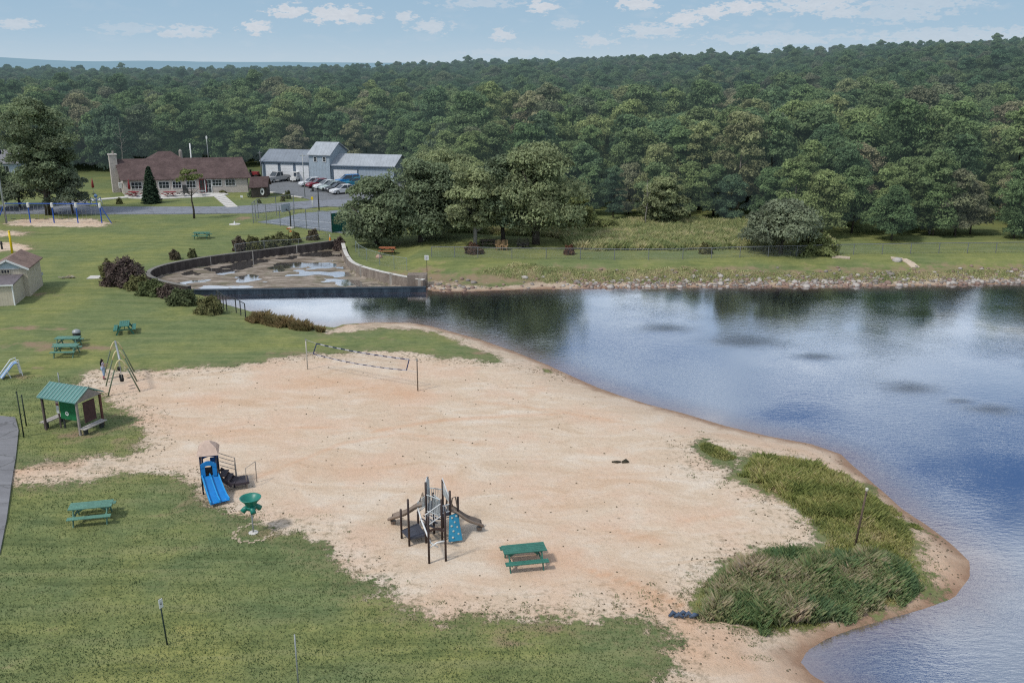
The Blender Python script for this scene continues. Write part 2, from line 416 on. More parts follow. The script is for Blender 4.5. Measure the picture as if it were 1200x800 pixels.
Q = np.stack([idx[:-1,:-1], idx[:-1,1:], idx[1:,1:], idx[1:,:-1]], -1).reshape(-1, 4)
fm = lambda A: (A[:-1,:-1]+A[:-1,1:]+A[1:,1:]+A[1:,:-1]).ravel()/4
A_ = {'sand': sd.ravel(), 'wet': np.clip(DL2, -3, 12).ravel(), 'dirt': dirt.ravel(), 'pond': np.clip(DP2, -3, 3).ravel(), 'orange': orange.ravel()}
is_pond = fm(DP2) > 0; is_beach = (fm(sd) > 0) & ~is_pond
def sub_sheet(name, mask):
    q = Q[mask]; used = np.unique(q); re = np.zeros(len(V), np.int64); re[used] = np.arange(len(used))
    return tag(npmesh(name, V[used], re[q], GM, attrs={k: a[used] for k, a in A_.items()}, smooth=True), kind='structure')
sub_sheet('ground', ~is_pond & ~is_beach)
sub_sheet('beach', is_beach)
sub_sheet('pool_floor', is_pond)

# ------------------------------------------------------------------ water
def water_material():
    m, t = newmat('lake_water'); p = t.pos()
    shore, spots = t.attr('shore'), t.attr('spots')
    gust = t.noise(p, .09, 3, .6)
    w1 = t.noise(t.scale(p, 1.0, 2.2), 1.9, 4, .6, .3); w2 = t.noise(t.scale(p, .8, 2.6), 5.5, 3, .6)
    w3 = t.noise(t.scale(p, .5, 1.2), .5, 2)
    h = t.math('ADD', t.math('MULTIPLY', w1, .7), t.math('MULTIPLY', w2, .32)); h = t.math('ADD', h, t.math('MULTIPLY', w3, .25))
    amp = t.math('ADD', t.mr(gust, .38, .62, .35, 1.25), t.math('MULTIPLY', spots, 1.6))
    bp = t.n('ShaderNodeBump'); t.val(bp.inputs['Height'], t.math('MULTIPLY', h, amp)); bp.inputs['Strength'].default_value = .55; bp.inputs['Distance'].default_value = .022
    deep = t.mix(t.noise(p, .2, 3), (.012,.020,.036), (.030,.038,.060))
    body = t.mix(t.mr(t.math('ADD', shore, t.mr(t.noise(p, .8, 3), .3, .7, -.6, .6)), .05, 2.2), (.15,.085,.055), deep)
    body = t.mix(t.mr(shore, .35, 4.5, .38, 0), body, (.20,.13,.125))
    body = t.mix(t.math('MULTIPLY', spots, .6), body, (.01,.014,.02))
    d = t.n('ShaderNodeBsdfDiffuse'); t.val(d.inputs[0], body)
    g = t.n('ShaderNodeBsdfGlossy'); g.inputs['Color'].default_value = (.88,.92,.96,1); g.inputs['Roughness'].default_value = .03; t.val(g.inputs['Normal'], bp.outputs[0])
    fr = t.n('ShaderNodeFresnel'); fr.inputs[0].default_value = 1.33
    f = t.math('ADD', t.math('MULTIPLY', fr.outputs[0], 1.0), .60, clamp=True)
    f = t.math('MULTIPLY', f, t.mr(shore, 0, 3.0, .65, 1.0)); f = t.math('MULTIPLY', f, t.mr(spots, 0, 1, 1, .55))
    mx = t.n('ShaderNodeMixShader'); t.val(mx.inputs[0], f); t.val(mx.inputs[1], d.outputs[0]); t.val(mx.inputs[2], g.outputs[0])
    t.out(mx.outputs[0]); return m
WM = water_material()
wx = np.concatenate([np.arange(-40, 60, .4), np.array(grow(60, 420, .5, 1.12))]); wy = np.arange(20, 104, .4)
WX, WY = np.meshgrid(wx, wy); WD, WP = lake_d(WX, WY), pond_d(WX, WY)
spots = np.zeros_like(WX)
for u, v, a, b in ((872,400,2.9,2.0),(955,418,1.6,.9),(1068,455,1.9,1.3),(1162,480,1.9,1.0),(780,385,2.2,1.4),(1125,470,1.0,.6)):
    cx, cy = at(u, v, WL); spots = np.maximum(spots, np.exp(-(((WX-cx)/a)**2+((WY-cy)/b)**2)*(.6+fbm(WX*1.2, WY*2, 4)*1.6)))
wi = np.arange(WX.size).reshape(WX.shape)
wq = np.stack([wi[:-1,:-1], wi[:-1,1:], wi[1:,1:], wi[1:,:-1]], -1).reshape(-1, 4)
keep = (fm(WD) < 1.5) & (fm(WP) < 0) & ~((fm(WY) > 76) & (fm(WX) < -9) & (fm(WD) > .4))
wq = wq[keep]; used = np.unique(wq); re = np.zeros(WX.size, np.int64); re[used] = np.arange(len(used))
tag(npmesh('lake_water', np.stack([WX, WY, np.full_like(WX, WL)], -1).reshape(-1, 3)[used], re[wq], WM, attrs={'shore': (-WD).ravel()[used], 'spots': spots.ravel()[used]}), kind='structure')
pw, t = newmat('puddle_water'); p = t.pos()
d = t.n('ShaderNodeBsdfDiffuse'); d.inputs[0].default_value = (.10,.09,.08,1); g = t.n('ShaderNodeBsdfGlossy'); g.inputs[0].default_value = (.9,.92,.95,1); g.inputs[1].default_value = .05
t.val(g.inputs['Normal'], t.bump(t.noise(t.pos(), 3, 3), .2, .02))
mx = t.n('ShaderNodeMixShader'); mx.inputs[0].default_value = .75; t.val(mx.inputs[1], d.outputs[0]); t.val(mx.inputs[2], g.outputs[0]); t.out(mx.outputs[0])
b = MB(); pp = [Vector((x, y, PL)) for x, y in POND]; b.quad(*pp); tag(b.build('pool_water', pw), kind='structure')

# ------------------------------------------------------------------ flat surfaces: road, car park, paths
def asphalt(name, c):
    m, t = newmat(name); p = t.pos(); n1 = t.noise(p, 1.2, 5, .65); n2 = t.noise(t.scale(p, .3, 2.5), .5, 3)
    cc = t.mix(n1, tuple(x*.75 for x in c), tuple(x*1.25 for x in c)); cc = t.mix(t.mr(n2, .5, .7, 0, .4), cc, tuple(x*1.5 for x in c))
    vo = t.n('ShaderNodeTexVoronoi', feature='DISTANCE_TO_EDGE'); t.val(vo.inputs['Vector'], t.vmath('ADD', p, t.noise(p, 1.0, 3, out=1))); vo.inputs['Scale'].default_value = .45
    cc = t.mix(t.mr(vo.outputs[0], .03, .0, 0, .5), cc, (.05,.05,.045))
    t.out(t.bsdf(cc, .9, .2, 0, t.bump(n1, .3, .02))); return m
ASPH = asphalt('road_asphalt', (.215,.23,.26)); PATHM = asphalt('path_asphalt', (.20,.20,.21)); LOTM = asphalt('car_park_asphalt', (.17,.18,.19)); COURTM = asphalt('court_asphalt', (.20,.225,.26))
def sheet(name, px, mat, z, kind='structure', world=None):
    pts = world or [at(u, v, 0) for u, v in px]
    import bmesh
    bm = bmesh.new(); vs = [bm.verts.new((x, y, z)) for x, y in pts]; f = bm.faces.new(vs)
    ex = bmesh.ops.extrude_face_region(bm, geom=[f]); 
    for g in ex['geom']:
        if isinstance(g, bmesh.types.BMVert): g.co.z = z-.3
    bmesh.ops.recalc_face_normals(bm, faces=bm.faces)
    me = bpy.data.meshes.new(name); bm.to_mesh(me); bm.free(); me.materials.append(mat)
    o = bpy.data.objects.new(name, me); col.objects.link(o)
    if kind: o['kind'] = kind
    return o
sheet('road', [(-250,240.5),(0,241),(150,243),(270,242.6),(296,241.2),(330,238.2),(367,235.6),(430,233),(520,232),(520,243),(430,243.5),(385,242.5),(342,246),(300,250.3),(200,251.4),(100,251.4),(0,250.8),(-250,249.5)], ASPH, .10)
sheet('car_park', [(292,207),(330,209.5),(490,209),(490,233),(430,233.2),(366,235.6),(352,231),(314,224.8),(300,216)], LOTM, .104)
sheet('driveway', [(62,233),(100,235),(106,241),(96,242.8),(66,241.3)], LOTM, .108)
sheet('path', [(-60,470),(-5,488),(18,490),(22,505),(19,535),(14,565),(8,610),(0,650),(-60,700)], PATHM, .09)
sheet('court', [(302,260.5),(330,256),(352,250.2),(420,245),(450,250),(440,276),(392,272.6),(350,266.5)], COURTM, .06)
# court lines
b = MB(); 
for (a, c) in (((318,261),(388,269)),((330,256.5),(400,262))):
    pa, pc = atv(*a, z=.066), atv(*c, z=.066); b.bar(pa, pc, .1, .004)
tag(b.build('court_markings', WHITE), kind='structure')
kb = MB()
for a, c in (((314,224.9),(334,227.2)),((341,229.6),(354,231.4))):
    kb.bar(atv(*a, z=.15), atv(*c, z=.15), .35, .16)
tag(kb.build('kerb', PALECONC), kind='structure')
sheet('footpath', [(92,236.8),(92,235.4),(150,230.6),(154,229),(160,229),(158,231.6)], PALECONC, .112)
sheet('patio', [(151,232.6),(146,229.8),(168,228),(262,226.6),(268,228.4),(251,230.6),(180,234)], PALECONC, .116)
sheet('entrance_steps', [(251,230.8),(262,228.5),(279,243),(266,244)], PALECONC, .12)
stp = MB()
for k in range(7):
    f_ = k/6.5; a = (252.5+13*f_, 231.5+11.8*f_); c = (263+14.5*f_, 229.6+12.8*f_)
    stp.bar(atv(*a, z=.13), atv(*c, z=.13), .12, .03)
tag(stp.build('step_edges', CONCRETE), kind='structure')

# ------------------------------------------------------------------ foliage
def leaf_material(name, stops, haze=True, spread=.5):
    m, t = newmat(name); p = t.pos(); tint = t.attr('tint'); oi = t.n('ShaderNodeObjectInfo')
    base = t.ramp(oi.outputs['Random'], stops)
    f = t.math('ADD', t.mr(tint, 0, 1, 1-spread, 1+spread), t.mr(t.noise(p, 1.4, 2), .3, .7, -.22, .22))
    c = t.mix(1.0, base, f, 'MULTIPLY')
    c = t.mix(t.mr(tint, .55, 1.0, 0, .35), c, (.16,.19,.075))
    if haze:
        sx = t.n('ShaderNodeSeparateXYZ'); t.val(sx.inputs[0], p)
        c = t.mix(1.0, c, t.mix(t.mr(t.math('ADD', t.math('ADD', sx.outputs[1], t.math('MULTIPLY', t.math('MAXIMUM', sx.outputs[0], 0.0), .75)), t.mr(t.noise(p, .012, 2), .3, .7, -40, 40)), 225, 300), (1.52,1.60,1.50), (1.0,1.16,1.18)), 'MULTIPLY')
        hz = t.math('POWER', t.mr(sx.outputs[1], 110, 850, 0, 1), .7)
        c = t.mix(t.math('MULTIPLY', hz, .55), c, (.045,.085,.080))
        em = t.n('ShaderNodeEmission'); em.inputs[0].default_value = (.30,.41,.47,1); t.val(em.inputs[1], t.math('ADD', .025, t.math('MULTIPLY', hz, .19)))  # aerial haze put into the leaves: bluish tint plus faint glow, growing with distance
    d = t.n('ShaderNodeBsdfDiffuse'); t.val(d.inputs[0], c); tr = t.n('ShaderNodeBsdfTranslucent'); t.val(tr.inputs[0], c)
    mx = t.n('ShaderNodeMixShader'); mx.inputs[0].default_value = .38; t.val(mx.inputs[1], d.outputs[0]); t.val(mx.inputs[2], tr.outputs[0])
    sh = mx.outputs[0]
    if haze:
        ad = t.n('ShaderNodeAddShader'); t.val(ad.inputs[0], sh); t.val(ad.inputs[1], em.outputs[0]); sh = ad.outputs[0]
    t.out(sh); return m
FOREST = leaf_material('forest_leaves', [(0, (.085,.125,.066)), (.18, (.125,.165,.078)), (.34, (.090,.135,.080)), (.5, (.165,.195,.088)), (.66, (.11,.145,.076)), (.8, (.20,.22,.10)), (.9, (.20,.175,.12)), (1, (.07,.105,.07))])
PARKLEAF = leaf_material('park_tree_leaves', [(0, (.27,.32,.18)), (1, (.33,.37,.20))], False)
DARKLEAF = leaf_material('dark_leaves', [(0, (.21,.265,.165)), (1, (.24,.29,.175))], False)
GREYLEAF = leaf_material('grey_green_leaves', [(0, (.225,.27,.185)), (1, (.245,.28,.19))], False)
NEEDLE = leaf_material('needles', [(0, (.035,.062,.042)), (1, (.045,.075,.05))], False)
RUSTLEAF = leaf_material('rusty_leaves', [(0, (.20,.10,.065)), (1, (.16,.11,.08))], False)
PURPLELEAF = leaf_material('purple_leaves', [(0, (.155,.115,.11)), (1, (.18,.155,.105))], False)
BUSHLEAF = leaf_material('bush_leaves', [(0, (.15,.185,.085)), (.5, (.22,.215,.10)), (1, (.125,.16,.085))], False)
YOUNGLEAF = leaf_material('yellow_green_leaves', [(0, (.26,.29,.12)), (1, (.22,.26,.11))], False)

def leaf_quads(C, N, size, r, tint, jitter=.7):
    """a rhombic leaf clump at each point, facing roughly along N"""
    n = len(C); nn = N + r.normal(0, jitter, (n, 3)); nn /= np.linalg.norm(nn, axis=1)[:, None]+1e-9
    a = np.cross(nn, r.normal(0, 1, (n, 3))); a /= np.linalg.norm(a, axis=1)[:, None]+1e-9; b_ = np.cross(nn, a)
    s = (size*r.uniform(.6, 1.35, n))[:, None]
    V = np.stack([C-a*s*.62, C-b_*s*.34+nn*s*.1, C+a*s*.62, C+b_*s*.34+nn*s*.1], 1).reshape(-1, 3)
    return V, np.arange(n*4).reshape(-1, 4), np.repeat(tint, 4)
def crown_arrays(seed, h, rad, z0, clumps, per, leaf, shape='round'):
    r = np.random.default_rng(seed); Cs, Ns, Ts = [], [], []
    H = h-z0
    for k in range(clumps):
        t = (k+.5)/clumps
        zz = r.uniform(.04, .98) if k > 3 else .9
        if shape == 'round': rr = math.sin(math.pi*min(1, (zz*.86+.12)))**.6
        elif shape == 'flat': rr = (1-(2*zz-1)**4)**.5*.95
        elif shape == 'cone': rr = (1-zz)**.85+.03
        elif shape == 'oval': rr = math.sin(math.pi*min(1, zz*.8+.14))**.85*.92
        else: rr = (1-zz**3)**.6
        ang = k*2.399963+r.normal(0, .3); q = r.uniform(.35, .88) if k % 4 else r.uniform(0, .4)
        cx, cy, cz = math.cos(ang)*rad*rr*q, math.sin(ang)*rad*rr*q, z0+H*zz*.93
        cr = rad*r.uniform(.20, .36)*(0.75 if zz > .8 else 1)*(.6 if shape == 'cone' else 1)
        d = r.normal(0, 1, (per, 3)); d[:, 2] = np.abs(d[:, 2])*.9-.25; d /= np.linalg.norm(d, axis=1)[:, None]
        s = cr*r.uniform(.72, 1.06, per)[:, None]; pnt = d*s*np.array([1, 1, .72]); 
        # lumpy outline on each clump
        lump = 1+.22*np.sin(d[:, :1]*5+k)*np.cos(d[:, 1:2]*6+k*2); pnt *= lump
        Cs.append(pnt+np.array([cx, cy, cz])); Ns.append(d*.7+np.array([0, 0, .45])+np.array([cx, cy, 0])/rad*.3)
        Ts.append(np.clip(r.uniform(.1, .9)+r.normal(0, .12, per)+(zz-.5)*.2, 0, 1))  # higher clumps tinted lighter: sunlit treetops put into the leaf colour
    return leaf_quads(np.concatenate(Cs), np.concatenate(Ns), leaf, r, np.concatenate(Ts))
def crown(name, mat, parent=None, **k):
    V, Q_, T = crown_arrays(**k); return npmesh(name, V, Q_, mat, parent, {'tint': T})
def trunk_mb(seed, h, r0, spread, fork=.35, n=6, lean=(0,0)):
    r = random.Random(seed); b = MB()
    top = Vector((lean[0]*h, lean[1]*h, h*.8))
    pts = [Vector((top.x*k/4+r.uniform(-.05, .05)*h*.3*(k > 0), top.y*k/4+r.uniform(-.05, .05)*h*.3*(k > 0), top.z*k/4 - (.25 if k == 0 else 0))) for k in range(5)]
    b.tube(pts, [r0*1.25, r0, r0*.75, r0*.5, r0*.18], 8)
    for k in range(n):
        t = fork+(0.75-fork)*k/n; i = t*4; a = pts[int(i)].lerp(pts[min(4, int(i)+1)], i-int(i))
        an = k*2.4+r.uniform(-.4, .4); L = spread*r.uniform(.55, .9)
        e = a+Vector((math.cos(an)*L, math.sin(an)*L, L*r.uniform(.5, .95)))
        m_ = a.lerp(e, .5)+Vector((0, 0, -L*.08))
        b.tube([a, m_, e], [r0*.42, r0*.27, r0*.08], 6)
    return b

# forest: ten kinds, then copies
kinds = []
for i in range(10):
    h = [12, 13, 11, 14, 12.5, 10.5, 13.5, 12, 15, 11.5][i]; rad = [4.0, 4.4, 3.8, 4.3, 4.8, 3.6, 4.1, 4.6, 3.7, 4.2][i]
    kinds.append((h, rad, dict(seed=100+i, h=h, rad=rad, z0=h*[.04,.14,.05,.03,.12,.04,.16,.05,.10,.03][i], clumps=[62,70,50,66,80,44,60,70,54,56][i], per=230, leaf=.33, shape=['round','dome','round','oval','dome','round','oval','round','oval','dome'][i])))
forest_front = [(-500,205),(-100,204),(60,203),(130,203),(200,196),(300,199),(420,199),(478,202),(486,212),(505,236),(540,252),(580,260),(640,264),(700,266),(780,264),(860,264.5),(900,272),(950,283),(1000,289),(1060,291),(1250,291),(1500,291)]
FX = np.array([at(u, v)[0] for u, v in forest_front]); FY = np.array([at(u, v)[1] for u, v in forest_front])
FU = np.array([u for u, v in forest_front])
def front_y(x, y):
    u = 600+F*x/y/cP*1.0
    # sight-line azimuth -> distance of the wood's edge
    k = np.interp(u, FU, FY); return k
pts = []
cellsz = 5.4
yy = 88.0
while yy < 460:
    step = cellsz*(1+.35*max(0, yy-200)/260)
    half = .60*yy+26
    xx = -half
    while xx < half:
        x = xx+rnd.uniform(-.38, .38)*step; y = yy+rnd.uniform(-.38, .38)*step
        fy = float(front_y(x, y))
        if y > fy+1.0: pts.append((x, y, y-fy))
        xx += step
    yy += step*.95
far_pts = []
while yy < 1000:
    step = cellsz*(1.35+.5*(yy-460)/500); half = .60*yy+30; xx = -half
    while xx < half:
        far_pts.append((xx+rnd.uniform(-.4, .4)*step, yy+rnd.uniform(-.4, .4)*step, 999)); xx += step
    yy += step
def in_view(x, y):
    return abs(x) < .575*y+2
pts.sort(key=lambda q: (0 if in_view(q[0], q[1]) else 1, math.hypot(q[0], q[1])))
indiv = pts[:300]; rest = pts[300:]+far_pts
LBL = {'FOREST': ['broadleaf tree with a full rounded crown in the wood around the lake and buildings']}
srcs = []; protos = {}
for n_, (x, y, dd) in enumerate(indiv):
    k = rnd.randrange(10); h, rad, kw = kinds[k]
    edge_t = min(1.0, .60+.016*dd)
    s = rnd.uniform(.74, 1.2)*edge_t*(1.15 if rnd.random() < .1 else 1)
    if x < -30: s *= 1.12
    z = gz(x, y)
    if k not in protos:
        root = thing('forest_tree', LBL['FOREST'][0], 'tree', (x, y, z), 0, 'broadleaf trees of the wood')
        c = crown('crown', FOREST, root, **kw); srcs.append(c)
        trunk_mb(50+k, h*.9, .17, rad*.6, .2, 5).build('trunk', PALEBARK if k % 3 == 0 else BARK, root, True)
        protos[k] = root; remember(root); o = root
    else: o = copy_tree(protos[k])
    o.location = (x, y, z); o.rotation_euler = (0, 0, rnd.uniform(0, 6.28)); o.scale = (s*rnd.uniform(.95, 1.1), s*rnd.uniform(.95, 1.1), s*rnd.uniform(.9, 1.08))
for k in range(10):
    if k not in protos:
        pass
# the rest of the wood: one mass
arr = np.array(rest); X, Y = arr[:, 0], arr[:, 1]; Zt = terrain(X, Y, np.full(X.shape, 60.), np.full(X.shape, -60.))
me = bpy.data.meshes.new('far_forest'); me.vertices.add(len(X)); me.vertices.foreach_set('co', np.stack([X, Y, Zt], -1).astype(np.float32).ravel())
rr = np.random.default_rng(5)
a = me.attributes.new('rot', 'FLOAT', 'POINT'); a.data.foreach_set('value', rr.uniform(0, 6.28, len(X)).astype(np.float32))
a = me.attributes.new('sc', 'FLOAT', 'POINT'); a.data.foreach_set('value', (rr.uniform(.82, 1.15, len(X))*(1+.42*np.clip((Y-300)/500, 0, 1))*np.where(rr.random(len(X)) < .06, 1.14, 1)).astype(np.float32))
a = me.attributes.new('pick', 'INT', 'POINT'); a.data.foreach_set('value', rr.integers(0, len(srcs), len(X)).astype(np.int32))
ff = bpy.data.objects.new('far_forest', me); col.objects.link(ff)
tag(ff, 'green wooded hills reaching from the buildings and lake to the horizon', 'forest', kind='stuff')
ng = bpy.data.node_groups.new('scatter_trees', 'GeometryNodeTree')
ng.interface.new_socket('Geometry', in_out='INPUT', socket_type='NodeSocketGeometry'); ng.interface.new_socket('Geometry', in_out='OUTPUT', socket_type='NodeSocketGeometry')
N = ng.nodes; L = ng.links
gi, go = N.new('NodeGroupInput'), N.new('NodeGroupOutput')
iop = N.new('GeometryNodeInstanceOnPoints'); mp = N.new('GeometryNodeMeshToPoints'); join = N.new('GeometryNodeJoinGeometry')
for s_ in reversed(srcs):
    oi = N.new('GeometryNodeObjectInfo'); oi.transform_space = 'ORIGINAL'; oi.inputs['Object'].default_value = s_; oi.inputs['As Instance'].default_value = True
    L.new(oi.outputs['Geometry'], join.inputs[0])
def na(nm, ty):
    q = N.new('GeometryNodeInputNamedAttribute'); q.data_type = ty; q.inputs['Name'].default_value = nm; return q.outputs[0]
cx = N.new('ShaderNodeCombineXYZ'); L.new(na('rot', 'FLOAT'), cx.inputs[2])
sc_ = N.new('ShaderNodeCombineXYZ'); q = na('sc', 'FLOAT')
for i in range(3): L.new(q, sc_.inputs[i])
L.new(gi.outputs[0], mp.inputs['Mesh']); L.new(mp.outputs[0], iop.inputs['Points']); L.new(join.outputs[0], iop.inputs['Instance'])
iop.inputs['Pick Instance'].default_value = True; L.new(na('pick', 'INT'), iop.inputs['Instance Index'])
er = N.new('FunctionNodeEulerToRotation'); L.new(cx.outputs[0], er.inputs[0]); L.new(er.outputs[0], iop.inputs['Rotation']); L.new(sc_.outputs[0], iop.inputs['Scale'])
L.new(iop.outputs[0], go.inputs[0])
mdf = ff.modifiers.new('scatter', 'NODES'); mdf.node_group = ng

# distant hills
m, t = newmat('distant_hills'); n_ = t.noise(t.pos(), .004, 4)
em = t.n('ShaderNodeEmission'); t.val(em.inputs[0], t.mix(n_, (.20,.32,.42), (.25,.37,.46))); em.inputs[1].default_value = .85  # bluish haze over the hills put in as emission
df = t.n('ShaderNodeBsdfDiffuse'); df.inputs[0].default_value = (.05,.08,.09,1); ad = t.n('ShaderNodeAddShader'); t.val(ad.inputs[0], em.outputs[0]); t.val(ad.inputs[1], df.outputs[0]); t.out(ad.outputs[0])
U = np.linspace(-500, 1700, 160); hz = np.interp(U, [-500,0,40,90,140,200,300,420,520,620,1700], [9,8,7.5,4.5,2.5,3.2,2.2,1.5,1,-3,-6])+(fbm(U/40, U*0, 2)-.5)*1.2
bb = []; 
for row, (D, k) in enumerate(((3400, -1.0), (3900, .6), (4400, 1.0), (5000, -.5))):
    for u, h in zip(U, hz):
        bb.append(((u-600)/F*D*1.04, D, (CH + h*4400/F*1.04) if k > .9 else ((CH + h*D/F)*.5 if k > 0 else -30)))
n = len(U); Qh = [(r*n+i, r*n+i+1, (r+1)*n+i+1, (r+1)*n+i) for r in range(3) for i in range(n-1)]
tag(npmesh('distant_hills', np.array(bb), np.array(Qh), m, smooth=True), kind='structure')

# --- single trees around the lawn
def tree(name, label, u, v, vt, wpx, mat, kw=None, bark=BARK, group=None, lean=(0,0), fork=.25, z0f=.18, clumps=60, per=300, leaf=.27, shape='round', seed=1, r0=.22, cat='tree'):
    g = spot(u, v); h = max(1.0, top_z(u, v, vt, g.z)-g.z); rad = wpx/2*(math.hypot(g.x, g.y)*1.0+0)/F*1.02
    root = thing(name, label, cat, g, seed, group)
    V, Q_, T = crown_arrays(seed, h, rad, h*z0f, clumps, per, leaf, shape)
    V = V + np.array([lean[0]*h*.8, lean[1]*h*.8, 0])
    npmesh('crown', V, Q_, mat, root, {'tint': T})
    trunk_mb(seed, h*.92, r0, rad*.75, fork, 7, lean).build('trunk', bark, root, True)
    return root
tree('park_tree', 'tall full park tree beside the tennis court screen, leftmost of the clump behind the lake', 442, 286, 207, 88, DARKLEAF, seed=11, z0f=.06, r0=.3, clumps=80)
tree('park_tree', 'wide dark park tree behind the curved pool fence and orange bench', 494, 283, 184, 104, DARKLEAF, seed=12, z0f=.08, r0=.35, clumps=85, lean=(.03,0))
tree('park_tree', 'slender light green park tree with a pale trunk beside the rusty bush', 557, 289, 195, 78, PARKLEAF, seed=13, bark=PALEBARK, z0f=.22, clumps=60)
tree('park_tree', 'park tree with a thin dark trunk behind the wooden garden chairs', 590, 283, 178, 90, DARKLEAF, seed=14, z0f=.16)
tree('park_tree', 'largest broad park tree of the clump, forking low above the lakeside grass', 628, 286, 168, 122, PARKLEAF, seed=15, z0f=.13, r0=.38, clumps=90, fork=.12)
tree('park_tree', 'park tree filling the gap at the back of the clump between the two dark ones', 520, 270, 174, 110, PARKLEAF, seed=16, z0f=.15, clumps=75)
tree('park_tree', 'small rounded light tree in front of the wood, left of the meadow', 775, 266, 205, 55, PARKLEAF, seed=17, z0f=.08)
tree('park_tree', 'young leafy tree at the left edge of the meadow beside the big park tree', 672, 272, 222, 50, YOUNGLEAF, seed=18, z0f=.05)
tree('round_tree', 'low grey green tree with a dome shaped crown by the far bank fence', 915, 297, 236, 86, GREYLEAF, seed=21, z0f=.22, clumps=70, leaf=.26, shape='dome', fork=.08, r0=.2)
tree('lawn_tree', 'tall dark tree with twin trunks behind the blue swings', 56, 252, 110, 84, DARKLEAF, seed=22, z0f=.24, clumps=52, leaf=.30, r0=.3)
tree('lawn_tree', 'second trunk of a dark leafy tree just right of the twin stem behind the swings', 62, 252, 150, 60, DARKLEAF, seed=23, z0f=.3, clumps=50, leaf=.34, r0=.22)
tree('apple_tree', 'low spreading grey green tree with forked limbs beside the lamp post', 23, 244, 203, 62, GREYLEAF, seed=24, z0f=.25, clumps=45, leaf=.25, shape='dome', fork=.05, r0=.16)
tree('apple_tree', 'low bushy grey green tree arching over the road right of the tall tree', 86, 251, 201, 50, GREYLEAF, seed=25, z0f=.3, clumps=45, leaf=.25, shape='dome', lean=(-.12,0), r0=.15)
tree('lawn_tree', 'bushy dark tree at the left edge of the picture below the wood', -8, 246, 185, 50, DARKLEAF, seed=26, z0f=.2, clumps=45)
tree('small_tree', 'small leaning tree with a flat sparse crown in front of the brown roof', 227.5, 256, 197, 30, YOUNGLEAF, seed=27, z0f=.66, clumps=14, per=110, leaf=.22, shape='flat', lean=(-.17,0), fork=.6, r0=.13)
# dead grey trees showing in the wood
for i, (u, v, vt, lab) in enumerate(((146,206,120,'bare grey tree standing in the wood left of the brown roof'),(757,268,196,'thin bare tree at the front of the wood behind the meadow'))):
    g = spot(u, v); h = top_z(u, v, vt, g.z)-g.z; b = trunk_mb(70+i, h, .07, h*.13, .4, 14)
    o = b.build('bare_tree', PALEBARK, None, True, g); tag(o, lab, 'tree')
# spruce
g = spot(178, 238); root = thing('spruce', 'dark narrow conical spruce in front of the community building', 'tree', g)
h = top_z(178, 238, 193, 0)-g.z; Cs, Ns, Ts = [], [], []
r = np.random.default_rng(3)
for k in range(22):
    zz = .06+.92*k/22; rad = 1.55*(1-zz)**.8+.08
    m_ = int(520*(1-zz)+60); an = r.uniform(0, 6.28, m_); ra = rad*r.uniform(.5, 1, m_)*(1+.14*np.sin(an*7+k*2))
    Cs.append(np.stack([np.cos(an)*ra, np.sin(an)*ra, h*zz-ra*.35+r.normal(0, .06, m_)], 1)); Ns.append(np.stack([np.cos(an)*.6, np.sin(an)*.6, np.full(m_, .7)], 1)); Ts.append(np.clip((ra/rad-.4)+r.normal(0, .1, m_), 0, 1))
V, Q_, T = leaf_quads(np.concatenate(Cs), np.concatenate(Ns), .24, r, np.concatenate(Ts), .35); npmesh('crown', V, Q_, NEEDLE, root, {'tint': T})
MB().tube([(0,0,-.2),(0,0,h*.5),(0,0,h*.97)], [.16,.1,.02], 8).build('trunk', BARK, root, True)

def bush(label, u, v, vt, wpx, mat=BUSHLEAF, seed=1, group=None, name='bush', clumps=16, per=150, leaf=.16, depth=None):
    g = spot(u, v); h = max(.4, top_z(u, v, vt, g.z)-g.z); rad = wpx/2*math.hypot(g.x, g.y)/F*1.03
    root = thing(name, label, 'bush', g, 0, group)
    rb = np.random.default_rng(seed); n_ = clumps*per; d = rb.normal(0, 1, (n_, 3)); d[:, 2] = np.abs(d[:, 2]); d /= np.linalg.norm(d, axis=1)[:, None]
    lump = 1+.16*np.sin(d[:, 0]*7+seed)*np.cos(d[:, 1]*6+seed)+.12*np.sin(d[:, 2]*9+d[:, 0]*5+seed*2)+rb.normal(0, .05, n_)
    C = d*lump[:, None]*rb.uniform(.8, 1.0, n_)[:, None]*np.array([rad, rad*.85, h*.95]); C[:, 2] -= .03
    V, Q_, T = leaf_quads(C, d+np.array([0, 0, .3]), leaf*1.25, rb, np.clip((lump-.7)/.6*.7+rb.normal(0, .15, n_), 0, 1))
    npmesh('foliage', V, Q_, mat, root, {'tint': T})
    b = MB()
    for k in range(5): a = k*1.26; b.tube([(0,0,-.1),(math.cos(a)*rad*.3, math.sin(a)*rad*.3, h*.4),(math.cos(a)*rad*.55, math.sin(a)*rad*.55, h*.75)], [.04,.03,.01], 5)
    b.build('stem', BARK, root)
    return root
bush('large dark purple and green bush at the left end of the pool wall', 146, 333, 303, 44, PURPLELEAF, 31, clumps=30, per=220)
bush('light green twiggy bush pressed against the purple one', 129, 326, 304, 20, BUSHLEAF, 32)
bush('olive bush just below the large purple bush', 163, 339, 323, 26, BUSHLEAF, 33)
bush('yellowish olive bush by the left end of the curved pool wall', 178, 345, 328, 32, BUSHLEAF, 34)
bush('dull purple bush next to the left end of the straight dam wall', 199, 348, 333, 26, PURPLELEAF, 35)
bush('long low green bush above the corner of the lake', 215, 356, 338, 34, BUSHLEAF, 36)
bush('olive bush with orange tips beside the chain link gate', 246, 367, 347, 30, BUSHLEAF, 37)
bush('small round purple shrub alone on the lawn above the pool wall', 205, 304, 292, 11, PURPLELEAF, 38, clumps=8)
